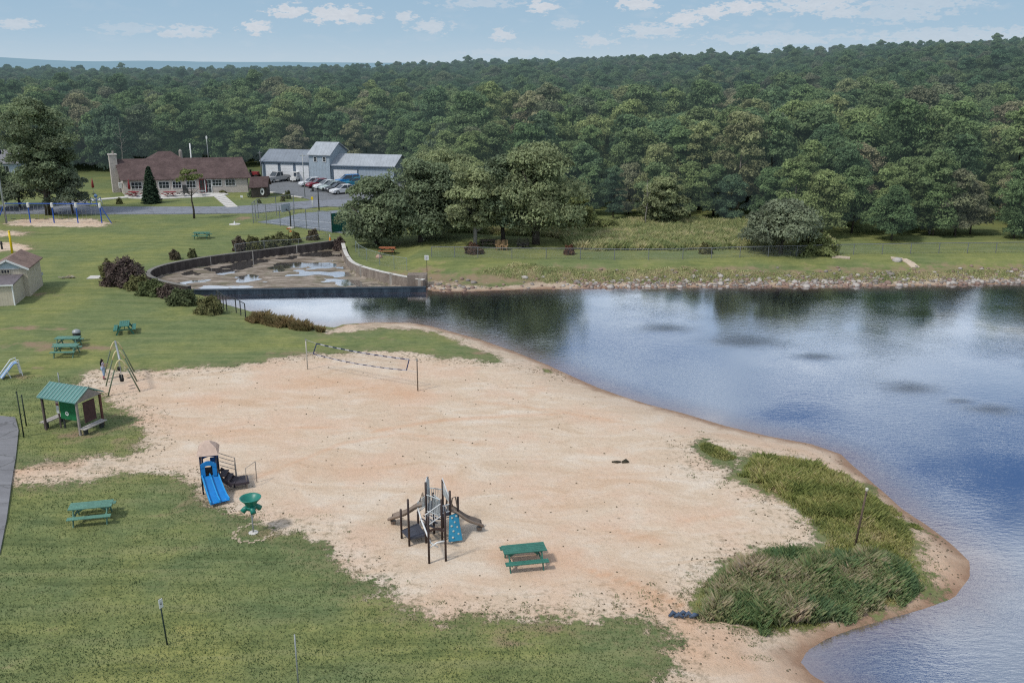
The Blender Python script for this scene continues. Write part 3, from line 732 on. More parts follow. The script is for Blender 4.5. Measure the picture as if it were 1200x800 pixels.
bush('small round green shrub alone on the lawn nearest the far picnic table', 226, 302, 291, 9, BUSHLEAF, 39, clumps=8)
for i, (u, v, vt, w, lab) in enumerate(((281,294,277,15,'dark bush behind the pool wall, first of the row from the left'),(297,293,276,20,'wide dark bush second in the row behind the pool wall'),(312,291,278,14,'low dark bush in the middle of the row behind the pool wall'),
     (329,288,272,22,'tallest dark bush of the row behind the pool wall'),(347,284,271,11,'narrow bush beside the orange flower patch above the pool wall'),(367,281,269,13,'dark round bush by the court fence at the end of the row'))):
    bush(lab, u, v, vt, w, PURPLELEAF if i in (0, 5) else BUSHLEAF, 41+i)
bush('rusty red bush under the slender light tree', 555, 297, 284, 20, RUSTLEAF, 51)
bush('small rust coloured bush in the meadow at the end of the mown grass', 667, 298, 287, 12, RUSTLEAF, 52, clumps=9)
bush('purple shrub where the dark pool wall ends at the mud', 398, 289, 275, 14, PURPLELEAF, 53)
bush('green shrub rising from the meadow near the dome shaped tree', 826, 297, 284, 14, BUSHLEAF, 54)
bush('small upright shrub on the verge by the car park', 337.5, 233, 223, 7, BUSHLEAF, 55, clumps=7)
bush('smallest clipped shrub on the verge, left of the upright one', 331.5, 236, 228.5, 5, BUSHLEAF, 56, clumps=6)
bush('tiny round shrub in the grass between building and road', 304, 239, 233.5, 4, BUSHLEAF, 57, clumps=5)
bush('dark hedge bush at the right corner of the community building', 296, 231, 221, 10, DARKLEAF, 58, clumps=9)
bush('small dark shrub beside the footpath left of the spruce', 140, 239, 232, 6, BUSHLEAF, 59, clumps=6)
bush('low shrub at the building wall beside the steps', 261, 226.5, 223, 7, BUSHLEAF, 60, clumps=6)
bush('pale leafy bush at the edge of the meadow under the wood', 712, 272, 256, 34, YOUNGLEAF, 61)
bush('broad yellow green bush behind the dome shaped tree', 955, 297, 276, 50, YOUNGLEAF, 62, clumps=24, leaf=.22)

# --- reeds, meadow and turf blades
def blade_material(name, stops):
    m, t = newmat(name); tint = t.attr('tint'); c = t.ramp(tint, stops)
    c = t.mix(t.mr(t.noise(t.pos(), .6, 3), .4, .65, 0, .55), c, t.mix(1.0, c, (.6,.75,.6), 'MULTIPLY'))
    d = t.n('ShaderNodeBsdfDiffuse'); t.val(d.inputs[0], c); tr = t.n('ShaderNodeBsdfTranslucent'); t.val(tr.inputs[0], c)
    mx = t.n('ShaderNodeMixShader'); mx.inputs[0].default_value = .3; t.val(mx.inputs[1], d.outputs[0]); t.val(mx.inputs[2], tr.outputs[0]); t.out(mx.outputs[0]); return m
def scatter_in(polyw, n, seed):
    r = np.random.default_rng(seed); lo, hi = polyw.min(0), polyw.max(0)
    X = r.uniform(lo[0], hi[0], n*3); Y = r.uniform(lo[1], hi[1], n*3); d = sdf(polyw, X, Y); k = d > 0; return X[k][:n], Y[k][:n], d[k][:n]
def blades(name, X, Y, Z, h, w, bend, tint, mat, seed, label, cat='grass'):
    r = np.random.default_rng(seed); n = len(X); a = r.uniform(0, 6.28, n); hh = h*r.uniform(.6, 1.25, n); ww = w*r.uniform(.7, 1.4, n)
    px, py = np.cos(a)*ww, np.sin(a)*ww; ba = r.uniform(0, 6.28, n); bx, by = np.cos(ba)*bend*hh, np.sin(ba)*bend*hh
    V = np.stack([np.stack([X-px, Y-py, Z-.03], 1), np.stack([X+px, Y+py, Z-.03], 1), np.stack([X+px*.7+bx*.35, Y+py*.7+by*.35, Z+hh*.62], 1), np.stack([X+bx, Y+by, Z+hh], 1)], 1).reshape(-1, 3)
    o = npmesh(name, V, np.arange(n*4).reshape(-1, 4), mat, None, {'tint': np.repeat(tint, 4)}); return tag(o, label, cat, kind='stuff')
REED = blade_material('reed_blades', [(0, (.22,.25,.09)), (.4, (.38,.39,.135)), (.7, (.52,.48,.20)), (1, (.64,.52,.30))])
REEDB = blade_material('reed_blades_dark', [(0, (.16,.24,.12)), (.35, (.28,.35,.16)), (.6, (.42,.40,.22)), (1, (.62,.48,.36))])
MEADOW = blade_material('meadow_blades', [(0, (.30,.35,.16)), (.5, (.50,.50,.24)), (1, (.72,.62,.38))])
RUSTREED = blade_material('rusty_reed_blades', [(0, (.20,.17,.08)), (1, (.42,.30,.16))])
def patch(name, px, n, h, w, mat, seed, label, z=None, tint_bias=0.0, edge=.6):
    X, Y, d = scatter_in(poly(px, 0), n, seed); kk = fbm(X/.8, Y/.8, seed+9) > (.62-.55*sst(0, 1.1, d)); X, Y, d = X[kk], Y[kk], d[kk]; Z = terrain(X, Y); ti = np.clip(fbm(X/1.1, Y/1.1, seed)*1.5-.3+np.random.default_rng(seed).normal(0, .16, len(X))+tint_bias, 0, 1)
    hh = h*(.3+.7*sst(0, edge*1.6, d))*(.45+1.1*fbm(X/.9, Y/.9, seed+3)); return blades(name, X, Y, Z, hh, w, .62, ti, mat, seed, label)
patch('reeds', [(864,556),(868,540),(885,532),(925,531),(962,541),(1000,556),(1030,577),(1078,614),(1077,628),(1062,640),(1040,636),(1020,622),(985,612),(950,604),(920,590),(888,570)], 24000, .46, .013, REED, 81, 'patch of yellow green reeds on the sandy point behind the leaning lamp post')
patch('reeds', [(812,715),(818,690),(840,668),(885,648),(930,642),(990,650),(1040,640),(1072,660),(1084,680),(1062,697),(1020,712),(960,727),(895,739),(850,729),(820,724)], 40000, .60, .012, REEDB, 82, 'larger patch of taller dark green and brown reeds nearest the lake on the sandy point')
patch('tall_grass', [(865,556),(875,534),(925,530),(965,541),(1005,556),(1035,578),(1080,614),(1085,640),(1086,682),(1060,700),(960,728),(895,738),(850,727),(812,722),(811,700),(830,675),(890,648),(935,640),(960,632),(930,600),(890,572)], 34000, .17, .012, REED, 83, 'short thin grass around and between the reed patches on the sandy point')
patch('reeds', [(814,520),(828,514),(864,530),(860,541),(835,534)], 5000, .35, .012, REED, 84, 'smallest tuft of reeds on the beach above the reed patches')
patch('reeds', [(285,372),(300,366),(345,376),(385,385),(382,389),(340,384),(295,377)], 9000, .7, .03, RUSTREED, 85, 'strip of rusty reeds along the lake edge below the chain link gate')
patch('meadow_grass', [(520,277),(600,267),(700,266),(800,263),(880,266),(960,283),(985,299),(900,300.5),(700,302),(670,300),(650,285)], 120000, .75, .024, MEADOW, 86, 'tall yellow green meadow between the wood and the lakeside fence')
patch('bank_weeds', [(545,322),(600,313),(700,318),(800,315),(900,318),(1000,318),(1200,314),(1300,314),(1300,322),(1000,327),(800,328),(640,328)], 24000, .22, .02, MEADOW, 87, 'weeds growing among the stones of the far bank', tint_bias=.12)
patch('shore_weeds', [(1040,575),(1085,610),(1078,616),(1030,580)], 2500, .3, .014, REED, 88, 'thin weeds at the waterline behind the yellow green reeds')
# turf: short blades over the nearer lawn
TURF = blade_material('turf_blades', [(0, (.095,.13,.06)), (.4, (.17,.21,.098)), (.75, (.25,.28,.135)), (1, (.40,.38,.23))])
r = np.random.default_rng(91); n = 240000; Y = 24+r.random(n)**1.3*36; X = (r.random(n)*2-1)*.74*Y
S = sdf(SAND, X, Y)
for g in GPATCH: S = np.minimum(S, -sdf(g, X, Y))
S = S + (fbm(X/3.1, Y/3.1, 21)-.5)*1.8
k = (S < .1) | ((S < 2.2) & (vnoise(X*1.9, Y*1.9, 8) > .64+.12*S)); k &= ~((X < -.52*Y+1) & (S > -50) & (sdf(poly([(-60,470),(-5,488),(18,490),(22,505),(19,535),(14,565),(8,610),(0,650),(-60,700)], 0), X, Y) > -.1)); k &= (lake_d(X, Y) > .8)
for g in (GPATCH[0],): k &= sdf(g, X, Y) < .1
X, Y, S = X[k], Y[k], S[k]; Z = terrain(X, Y)
ti = np.clip(fbm(X/1.3, Y/1.3, 6)*.9-.05+r.normal(0, .18, len(X))+.15*(S > -1), 0, 1)
blades('grass', X, Y, Z, .06*(.6+.8*fbm(X/.7, Y/.7, 12)), .016, .6, ti, TURF, 92, 'short turf of the lawn around the beach')

# --- stones
STONE = paint('bank_stone', (.27,.24,.215), .9, .3, 2); STONE2 = paint('pale_stone', (.46,.42,.38), .9, .2, 2); STONE3 = paint('reddish_stone', (.28,.195,.16), .9, .3, 2)
def rock_arrays(r, c, s):
    g = (1+5**.5)/2; v = np.array([(-1,g,0),(1,g,0),(-1,-g,0),(1,-g,0),(0,-1,g),(0,1,g),(0,-1,-g),(0,1,-g),(g,0,-1),(g,0,1),(-g,0,-1),(-g,0,1)], float)/1.9
    f = np.array([(0,11,5),(0,5,1),(0,1,7),(0,7,10),(0,10,11),(1,5,9),(5,11,4),(11,10,2),(10,7,6),(7,1,8),(3,9,4),(3,4,2),(3,2,6),(3,6,8),(3,8,9),(4,9,5),(2,4,11),(6,2,10),(8,6,7),(9,8,1)])
    v = v*r.uniform(.72, 1.15, (12, 1))*np.array([1, r.uniform(.6, 1), r.uniform(.45, .75)])*s
    a = r.uniform(0, 6.28); c_, s_ = math.cos(a), math.sin(a); v = np.stack([v[:, 0]*c_-v[:, 1]*s_, v[:, 0]*s_+v[:, 1]*c_, v[:, 2]], 1)
    return v+np.array(c), f
r = np.random.default_rng(61)
bX = r.uniform(-10, 95, 60000); bY = r.uniform(80, 108, 60000); bd = lake_d(bX, bY)
kk = (bd > .15) & (bd < 5.2) & (r.random(60000) < np.exp(-(bd/2.6)**2)*(.25+.75*sst(2, 22, bX))*(.35+1.1*(fbm(bX/3, bY/2, 4) > .45)))
band = np.stack([bX[kk], bY[kk]], 1)[:2600]
bx = np.array(band); bz = terrain(bx[:, 0], bx[:, 1])
big = r.permutation(len(band))[:150]; bigset = set(big.tolist())
for mi, mt_ in enumerate((STONE, STONE3, STONE2)):
    Vs, Fs = [], []; o = 0
    for i in range(len(band)):
        if i in bigset or i % 3 != mi: continue
        if mi == 2 and i % 2: continue
        v, f = rock_arrays(r, (bx[i, 0], bx[i, 1], bz[i]+.03), r.uniform(.12, .30)); Vs.append(v); Fs.append(f+o); o += 12
    tag(npmesh('bank_stones', np.concatenate(Vs), np.concatenate(Fs), mt_), ['grey', 'reddish brown', 'pale'][mi]+' small stones lining the far bank of the lake', 'stones', kind='stuff')
for j, i in enumerate(big):
    v, f = rock_arrays(r, (0, 0, 0), r.uniform(.26, .46)); o = npmesh('bank_rock', v, f, [STONE2, STONE, STONE2, STONE3][j % 4]); o.location = (bx[i, 0], bx[i, 1], bz[i]+.06)
    tag(o, 'rock lying among the stones at the foot of the far bank', 'rock', 'rocks along the far bank')
for u, v, s, lab in ((615,326,.45,'large pale boulder alone on the left half of the far bank'),(444,302,.5,'flat pinkish rock on the grass inside the curved pool fence'),(1051,306,.6,'pale tan rock at the top of the bank where the wash-out starts')):
    g = spot(u, v); v_, f_ = rock_arrays(r, (0,0,0), s); o = npmesh('boulder', v_, f_, paint('pinkish_stone', (.50,.33,.26), .9, .2, 2) if s == .5 else STONE2); o.location = g+Vector((0,0,s*.15)); tag(o, lab, 'rock')
# pale washed gully on the far bank
b = MB(); gl = [spot(u, v) for u, v in ((1044,302.5),(1058,304),(1066,308),(1073,314))]
for a_, c_ in zip(gl, gl[1:]): b.bar(a_+Vector((0,0,.03)), c_+Vector((0,0,.03)), .9, .12)
tag(b.build('gully', paint('washed_sand', (.55,.45,.34), .95, .2, 2)), kind='structure')
b = MB(); gl = [spot(u, v) for u, v in ((974,301.3),(988,301.8),(996,302.6))]
for a_, c_ in zip(gl, gl[1:]): b.bar(a_+Vector((0,0,.03)), c_+Vector((0,0,.03)), .9, .12)
tag(b.build('bare_sand', _mats['washed_sand']), kind='structure')
# pebbles and crumbs on the beach edges
Vs, Fs = [], []; o_ = 0; pr = np.random.default_rng(17)
X = pr.uniform(-32, 24, 60000); Y = pr.uniform(26, 66, 60000); S = sdf(SAND, X, Y)
for g in GPATCH: S = np.minimum(S, -sdf(g, X, Y))
prob = np.exp(-((S-.4)/1.0)**2)*.32*(vnoise(X*.5, Y*.5, 3) > .42)+.008
k = (S > 0) & (pr.random(len(X)) < prob) & (lake_d(X, Y) > .3); X, Y = X[k][:3200], Y[k][:3200]; Z = terrain(X, Y)
for x, y, z in zip(X, Y, Z): v, f = rock_arrays(pr, (x, y, z+.008), pr.uniform(.02, .065)); Vs.append(v); Fs.append(f+o_); o_ += 12
tag(npmesh('pebbles', np.concatenate(Vs), np.concatenate(Fs), paint('crumbs', (.16,.13,.085), .95, .35, .7)), 'dark pebbles and crumbs of turf scattered over the sand', 'pebbles', kind='stuff')

# ================================================================== buildings
def siding(name, c, vertical=False, pitch=.2):
    m, t = newmat(name); tc = t.n('ShaderNodeTexCoord').outputs['Object']; sx = t.n('ShaderNodeSeparateXYZ'); t.val(sx.inputs[0], tc)
    q = t.math('ADD', sx.outputs[0], sx.outputs[1]) if vertical else sx.outputs[2]
    fr = t.math('FRACT', t.math('DIVIDE', q, pitch)); ln = t.mr(fr, 0, .16, .72, 1)
    nz = t.noise(tc, 2.0, 4, .6); cc = t.mix(1.0, c, t.math('MULTIPLY', ln, t.mr(nz, .3, .7, .88, 1.06)), 'MULTIPLY')
    t.out(t.bsdf(cc, .7, .3, 0, t.bump(ln, .5, .02))); return m
def shingle(name, c, c2):
    m, t = newmat(name); tc = t.n('ShaderNodeTexCoord').outputs['Object']
    br = t.n('ShaderNodeTexBrick'); t.val(br.inputs['Vector'], t.scale(tc, 1, 1.4, 1)); br.inputs['Scale'].default_value = 2.2; br.inputs['Mortar Size'].default_value = .03
    br.inputs['Color1'].default_value = (*c, 1); br.inputs['Color2'].default_value = (*c2, 1); br.inputs['Mortar'].default_value = (*[x*.55 for x in c], 1)
    n_ = t.noise(tc, .8, 5, .7); cc = t.mix(1.0, br.outputs[0], t.mr(n_, .3, .7, .7, 1.3), 'MULTIPLY')
    t.out(t.bsdf(cc, .9, .2, 0, t.bump(n_, .3, .03))); return m
def seamroof(name, c, pitch=.6):
    m, t = newmat(name); tc = t.n('ShaderNodeTexCoord').outputs['Object']; sx = t.n('ShaderNodeSeparateXYZ'); t.val(sx.inputs[0], tc)
    fr = t.math('FRACT', t.math('DIVIDE', sx.outputs[0], pitch)); ln = t.mr(fr, 0, .12, .7, 1)
    nz = t.noise(t.scale(tc, 1, .3, 1), 1.2, 4, .6); cc = t.mix(1.0, c, t.math('MULTIPLY', ln, t.mr(nz, .3, .7, .85, 1.1)), 'MULTIPLY')
    t.out(t.bsdf(cc, .5, .4, .1, t.bump(ln, .5, .03))); return m
OFFWALL = siding('off_white_siding', (.52,.47,.43), False, .22)
BROWNROOF = shingle('brown_shingles', (.105,.072,.070), (.14,.10,.092))
TANSIDING = siding('tan_siding', (.56,.50,.39), True, .25)
BLUESTEEL = siding('pale_blue_steel', (.36,.43,.49), True, .45)
STEELROOF = seamroof('pale_steel_roof', (.40,.43,.46)); GREYROOF = seamroof('grey_steel_roof', (.235,.265,.30))
DOORWHITE = siding('white_panel_door', (.72,.74,.76), False, .55)
TRIMBLUE = paint('slate_blue_trim', (.11,.15,.20), .6, .15, 2)

class House:
    """gabled block on a footprint: A = front left corner, ex along the front, ey to the back"""
    def __init__(s, A, ex, ey, eave, ridge, root=None, base=-.3):
        s.A = Vector(A); s.ex = Vector(ex); s.ey = Vector(ey); s.L = s.ex.length; s.D = s.ey.length
        s.u = s.ex.normalized(); s.w = s.ey.normalized(); s.e = eave; s.r = ridge; s.base = base
        s.n = Vector((s.u.y, -s.u.x, 0))         # outward normal of the front
    def p(s, a, b, z): return s.A - s.org + s.u*a + s.w*b + Vector((0, 0, z))
    def walls(s, name, mat, root, org):
        s.org = org; b = MB(); L, D = s.L, s.D
        pts0 = [s.p(0,0,s.base), s.p(0,0,s.e), s.p(0,D/2,s.r-.06), s.p(0,D,s.e), s.p(0,D,s.base)]
        b.prism(pts0, None, s.u*L); return b.build(name, mat, root)
    def roof(s, name, mat, root, over=.35, th=.12):
        b = MB(); L, D = s.L, s.D; k = (s.r-s.e)/(D/2)
        for sg in (0, 1):
            a0 = (-over, -over, s.e-k*over) if sg == 0 else (-over, D+over, s.e-k*over)
            pts = [s.p(-over, a0[1], a0[2]+.02), s.p(-over, D/2, s.r+.02), s.p(-over, D/2, s.r+.02+th), s.p(-over, a0[1], a0[2]+.02+th)]
            b.prism(pts, None, s.u*(L+2*over))
        return b.build(name, mat, root)
    def panel(s, name, a, z, w, h, mat, root, proud=.03, th=.05, side='front', pane=None, bars=(1,1), framew=.07):
        """rectangular frame with a pane, or a plain slab, on the front or on the right gable"""
        if side == 'front': o, t, n = s.p(a, 0, z), s.u, s.n
        elif side == 'right': o, t, n = s.p(s.L, a, z), s.w, Vector((s.w.y, -s.w.x, 0))
        else: o, t, n = s.p(0, a, z), s.w, -Vector((s.w.y, -s.w.x, 0))
        b = MB(); up = Vector((0, 0, 1))
        def slab(bb, x0, x1, z0, z1, n0, n1):
            c = [o+t*x+up*zz+n*q for zz in (z0, z1) for x, q in ((x0, n0), (x1, n0), (x1, n1), (x0, n1))]; bb.hexa(c)
        if pane is None: slab(b, 0, w, 0, h, -.02, proud+th); return b.build(name, mat, root)
        f = framew; slab(b, -f, w+f, -f, 0, -.02, proud+th); slab(b, -f, w+f, h, h+f, -.02, proud+th); slab(b, -f, 0, 0, h, -.02, proud+th); slab(b, w, w+f, 0, h, -.02, proud+th)
        for i in range(1, bars[0]): slab(b, w*i/bars[0]-.02, w*i/bars[0]+.02, 0, h, -.01, proud+th-.01)
        for i in range(1, bars[1]): slab(b, 0, w, h*i/bars[1]-.02, h*i/bars[1]+.02, -.01, proud+th-.012)
        fr = b.build(name, mat, root); g = MB(); slab(g, .002, w-.002, .002, h-.002, -.02, proud-.01); g.build('pane', pane, fr); return fr
def dirv(az, L): return Vector((math.sin(R(az)), math.cos(R(az)), 0))*L

# --- community building
A = spot(146, 228.6); B = spot(292, 225.2); A.z = B.z = .1
root = thing('community_building', 'long low off white building with brown shingle roof and end chimney', 'building', A)
H = House(A, B-A, dirv(-28.5, 10.5), 2.45, 5.1); H.walls('wall', OFFWALL, root, A); H.roof('roof', BROWNROOF, root, .45)
LB = H.L
def fx(u): return (u-146)/146*LB
for u0, u1 in ((155,167),(187,198.5),(203,212.5),(219,229.5)): H.panel('window', fx(u0), .85, fx(u1)-fx(u0), 1.05, WHITE, root, pane=GLASS, bars=(3,2))
for u0, u1 in ((249.5,260),(265,276)): H.panel('window', fx(u0), 1.1, fx(u1)-fx(u0), .95, WHITE, root, pane=GLASS, bars=(3,2))
d = H.panel('door', fx(234.5), .02, .95, 2.05, REDPAINT, root, pane=GLASS, bars=(2,3), framew=.1)
d2 = H.panel('door', fx(241), .02, .9, 2.05, WHITE, root, pane=GLASS, bars=(2,3), framew=.12)
d['label'] = 'red framed glazed door'; d2['label'] = 'white framed glazed door'
H.panel('hatch', fx(214), .0, .8, 1.3, DARKMETAL, root)
b = MB(); c0 = H.p(-.75, 4.3, -.3); b.bar(c0, c0+Vector((0,0,6.3)), 1.15, 1.5, up=H.w); b.bar(c0+Vector((0,0,6.3)), c0+Vector((0,0,6.45)), 1.35, 1.7, up=H.w)
ch = b.build('chimney', OFFWALL, root); b = MB(); c1 = c0+Vector((.1,.1,6.44)); b.tube([c1, c1+Vector((0,0,.5))], .16, 8); b.build('flue', CONCRETE, ch)
b = MB(); b.tube([H.p(LB-.1, -.4, 2.35), H.p(LB-.1, -.1, 2.1), H.p(LB-.1, -.09, .1)], .05, 6); b.build('downpipe', DARKMETAL, root)
b = MB(); c2 = H.p(-.35, 1.2, .9); b.bar(c2, c2+Vector((0,0,.9)), .5, .6, up=H.w); b.build('meter_box', WHITE, root)
# cross wing with its own hipped roof behind the ridge
b = MB(); q = [H.p(5.6, 8.6, 2.2), H.p(11.5, 8.6, 2.2), H.p(11.5, 14.5, 2.2), H.p(5.6, 14.5, 2.2)]; q2 = [x.copy() for x in q]
for x in q2: x.z = 4.1
b.hexa(q+q2); b.build('rear_wing', OFFWALL, root)
b = MB(); q3 = [H.p(5.2, 8.2, 4.1), H.p(12, 8.2, 4.1), H.p(12, 15, 4.1), H.p(5.2, 15, 4.1)]; r0, r1 = H.p(7.6, 11.6, 5.9), H.p(9.6, 11.6, 5.9)
b.quad(q3[0], q3[1], r1, r0).quad(q3[1], q3[2], r1).quad(q3[2], q3[3], r0, r1).quad(q3[3], q3[0], r0).quad(*reversed(q3)); b.build('rear_roof', BROWNROOF, root)
b = MB(); c3 = H.p(11.2, 11.5, 4.0); b.tube([c3, c3+Vector((0,0,1.9)), c3+Vector((0,0,2.2))], [.35,.3,.1], 8); b.build('vent', CONCRETE, root)
# patio things
def small_table(u, v, label, grp=None, mat=REDPAINT, rz=0):
    g = spot(u, v); g.z = .12; root = thing('patio_table', label, 'table', g, rz, grp)
    b = MB(); b.lathe([(.55,.70),(.58,.72),(.58,.75),(.1,.76)], 16); b.build('tabletop', mat, root)
    b = MB(); b.tube([(0,0,0),(0,0,.7)], .04, 8); b.build('leg', DARKMETAL, root)
    for k in range(4):
        a = k*math.pi/2; b = MB(); b.bar((math.cos(a)*.6, math.sin(a)*.6, .42), (math.cos(a)*.95, math.sin(a)*.95, .42), .5, .05); b.bar((math.cos(a)*.1, math.sin(a)*.1, .1), (math.cos(a)*.8, math.sin(a)*.8, .4), .05, .05); b.build('seat', mat, root)
    return root
small_table(155, 230.8, 'dark red patio table under the closed red parasol'); small_table(159.5, 231.3, 'dark red patio table right of the parasol', rz=.4)
small_table(196, 231.2, 'reddish patio table right of the spruce', mat=REDPAINT); small_table(203, 231.0, 'small reddish patio table between spruce and leaning tree', rz=.5)
small_table(216, 230.6, 'dark patio table behind the leaning tree', mat=DARKMETAL, rz=.2); small_table(237, 229.8, 'round grey patio table before the red door', mat=GREYMETAL, rz=.3)
def parasol(u, v, vt, label):
    g = spot(u, v); g.z = .12; h = top_z(u, v, vt)-g.z; root = thing('closed_parasol', label, 'parasol', g)
    MB().tube([(0,0,0),(0,0,h)], .03, 6).build('pole', GREYMETAL, root); MB().lathe([(.06,h*.38),(.22,h*.42),(.16,h*.7),(.03,h)], 10).build('canopy', REDPAINT, root, True)
    MB().lathe([(.3,0),(.3,.08),(.05,.12)], 12).build('base', DARKMETAL, root)
parasol(152.5, 230, 210, 'closed red parasol at the left front corner of the community building'); parasol(110, 228, 209, 'closed red parasol standing alone on the grass left of the chimney')

# --- steel garage with tower
A = spot(308, 211.5); B = spot(462, 216.0); A.z = B.z = 0
root = thing('garage_building', 'pale blue steel garage with a square central tower and white roller doors', 'building', A)
ex = B-A; n_ = dirv(11, 1); tot = ex.length
def sub(u0, u1): a = (u0-308)/154; c = (u1-308)/154; return A+ex*a, ex*(c-a)
a0, e0 = sub(308, 366); HL = House(a0, e0, n_*8.5, 3.55, 5.2); HL.walls('wall', BLUESTEEL, root, A); HL.roof('roof', GREYROOF, root, .3)
a1, e1 = sub(390, 462); HR = House(a1, e1, n_*8.5, 3.1, 4.65); HR.walls('wall', BLUESTEEL, root, A); HR.roof('roof', STEELROOF, root, .3)
a2, e2 = sub(366, 390); a2 = a2 - n_*.5; HT = House(a2, e2, n_*8.9, 4.9, 6.7); HT.walls('tower', BLUESTEEL, root, A); HT.roof('tower_roof', STEELROOF, root, .3)
w1 = HL.L/58
for i, (u0, u1) in enumerate(((313,327.5),(331,345.5),(349,364))): H_ = HL.panel('roller_door', (u0-308)*w1, 0, (u1-u0)*w1, 2.95, DOORWHITE, root)
for u0 in (309.2, 328.1, 346.1): HL.panel('pilaster', (u0-308)*w1, 0, 2.1*w1, 3.2, TRIMBLUE, root, .02)
b = MB(); b.bar(HL.p(0, -.33, 3.42), HL.p(HL.L, -.33, 3.42), .06, .16); b.build('gutter', TRIMBLUE, root)
b = MB(); b.bar(HR.p(0, -.33, 2.98), HR.p(HR.L, -.33, 2.98), .06, .16); b.build('gutter', TRIMBLUE, root)
HR.panel('roller_door', 3.2*HR.L/72, 0, 27*HR.L/72, 2.35, DOORWHITE, root, pane=None)
b = MB(); 
for a_, z0, a_2, z1 in ((2.6,0,2.6,2.45),(30.8,0,30.8,2.45),(2.6,2.45,30.8,2.45)): b.bar(HR.p(a_*HR.L/72, -.06, z0), HR.p(a_2*HR.L/72, -.06, z1), .12, .12)
b.build('door_frame', TRIMBLUE, root)
for a_ in (1.0, 2.75): HT.panel('window', a_, 3.75, .5, .75, WHITE, root, pane=GLASS, bars=(1,2))
# kiosk-like outbuilding with brown roof
A = spot(295, 232.0); B = spot(313, 231.0); A.z = B.z = 0
root = thing('storage_hut', 'small dark hut with a brown roof and a white oval sign beside the long building', 'hut', A)
H = House(A, B-A, dirv(-6, 3.4), 1.75, 3.0); H.walls('wall', paint('dark_brown_boards', (.09,.075,.065), .8, .2, 3), root, A); H.roof('roof', BROWNROOF, root, .3)
b = MB(); c_ = H.p(H.L*.72, -.1, .95); b.lathe([(.32,0),(.32,.03)], 16); o = b.build('sign', WHITE, root); o.location = c_; o.rotation_euler = (math.pi/2, 0, 0); o.scale = (1,1.8,1)
b = MB(); b.lathe([(.18,.0),(.18,.006)], 14); b.bar((-.2,-.2,.003),(.2,-.2,.003),.03,.006); q = b.build('emblem', DARKMETAL, o); q.location = (0,0,.032); q.scale = (1,.6,1)
# garden shed at the left edge
SX, SY = at(36, 345)
A = Vector((at(-8, 345)[0], SY, 0)); A = spot(-7, 349); B = spot(36, 347)
root = thing('garden_shed', 'tan gabled shed with brown shingle roof, blue gable and lean-to at the left edge', 'shed', A)
us = (B-A); W_ = us.length
# gable faces the viewer: ridge runs away
ud = us.normalized(); wd = Vector((-ud.y, ud.x, 0)); 
def sp(a, b_, z): return ud*a + wd*b_ + Vector((0,0,z))
EV, RD, DP_ = 2.65, 3.42, 4.6
b = MB(); b.prism([sp(0,0,-.2), sp(W_,0,-.2), sp(W_,0,EV), sp(W_/2,0,RD-.05), sp(0,0,EV)], None, wd*DP_); b.build('wall', TANSIDING, root)
b = MB(); kk = (RD-EV)/(W_/2)
for sg in (-1, 1):
    e = sp(W_/2+sg*(W_/2+.25), -.25, EV-kk*.25+.03); r_ = sp(W_/2, -.25, RD+.03); b.prism([e, r_, r_+Vector((0,0,.1)), e+Vector((0,0,.1))], None, wd*(DP_+.5))
b.build('roof', shingle('light_brown_shingles', (.24,.17,.14), (.30,.21,.18)), root)
b = MB()
for sg in (-1, 1): b.bar(sp(W_/2+sg*(W_/2+.27), -.3, EV-kk*.27+.04), sp(W_/2, -.3, RD+.05), .05, .17)
b.build('bargeboard', WHITE, root)
b = MB(); b.prism([sp(.1,-.03,EV+.02), sp(W_-.1,-.03,EV+.02), sp(W_/2,-.03,RD-.1)], None, -wd*.03); b.build('gable_panel', paint('pale_blue_boards', (.42,.52,.55), .6, .1, 4), root)
b = MB(); b.bar(sp(0,-.06,EV), sp(W_,-.06,EV), .05, .07); b.build('trim', WHITE, root)
fr = MB()
for k in range(4): fr.bar(sp(W_*.31+k*.24,-.05,EV-.42), sp(W_*.31+k*.24,-.05,EV-.08), .05, .05)
fr.bar(sp(W_*.31,-.05,EV-.42), sp(W_*.31+.72,-.05,EV-.42), .05, .05); fr.bar(sp(W_*.31,-.05,EV-.09), sp(W_*.31+.72,-.05,EV-.09), .05, .05)
fo = fr.build('window', TANSIDING, root); g = MB(); g.hexa([sp(W_*.31+x,-y,EV+z) for z in (-.41,-.1) for x, y in ((0,.0),(.7,.0),(.7,.03),(0,.03))]); g.build('pane', GLASS, fo)
LD = 3.4; W2 = W_*.93
b = MB(); b.prism([sp(-.2,-.01,-.2), sp(-.2,-.01,1.98), sp(-.2,-LD,1.82), sp(-.2,-LD,-.2)], None, ud*W2); lt = b.build('lean_to', TANSIDING, root)
b = MB(); b.prism([sp(-.3,-.04,2.03), sp(-.3,-.04,2.11), sp(-.3,-LD-.15,1.92), sp(-.3,-LD-.15,1.85)], None, ud*(W2+.2)); b.build('roof', paint('grey_shingles', (.17,.15,.16), .9, .3, 5), lt)
b = MB(); b.bar(sp(-.3,-LD-.17,1.86), sp(W2-.1,-LD-.17,1.86), .04, .13); b.bar(sp(W2-.24,-LD-.03,0), sp(W2-.24,-LD-.03,1.78), .12, .05); b.build('trim', WHITE, lt)
# pale house far left behind the trees
A = spot(-20, 208); B = spot(22, 207); root = thing('distant_house', 'pale house half hidden by trees at the far left', 'house', A)
H = House(A, B-A, dirv(-10, 8), 2.6, 4.6); H.walls('wall', BLUESTEEL, root, A); H.roof('roof', paint('grey_roof', (.22,.22,.23), .9, .2, 1), root, .4)
for a_ in (1.2, 3.6): H.panel('window', a_, .9, 1.1, 1.1, WHITE, root, pane=GLASS, bars=(2,1))

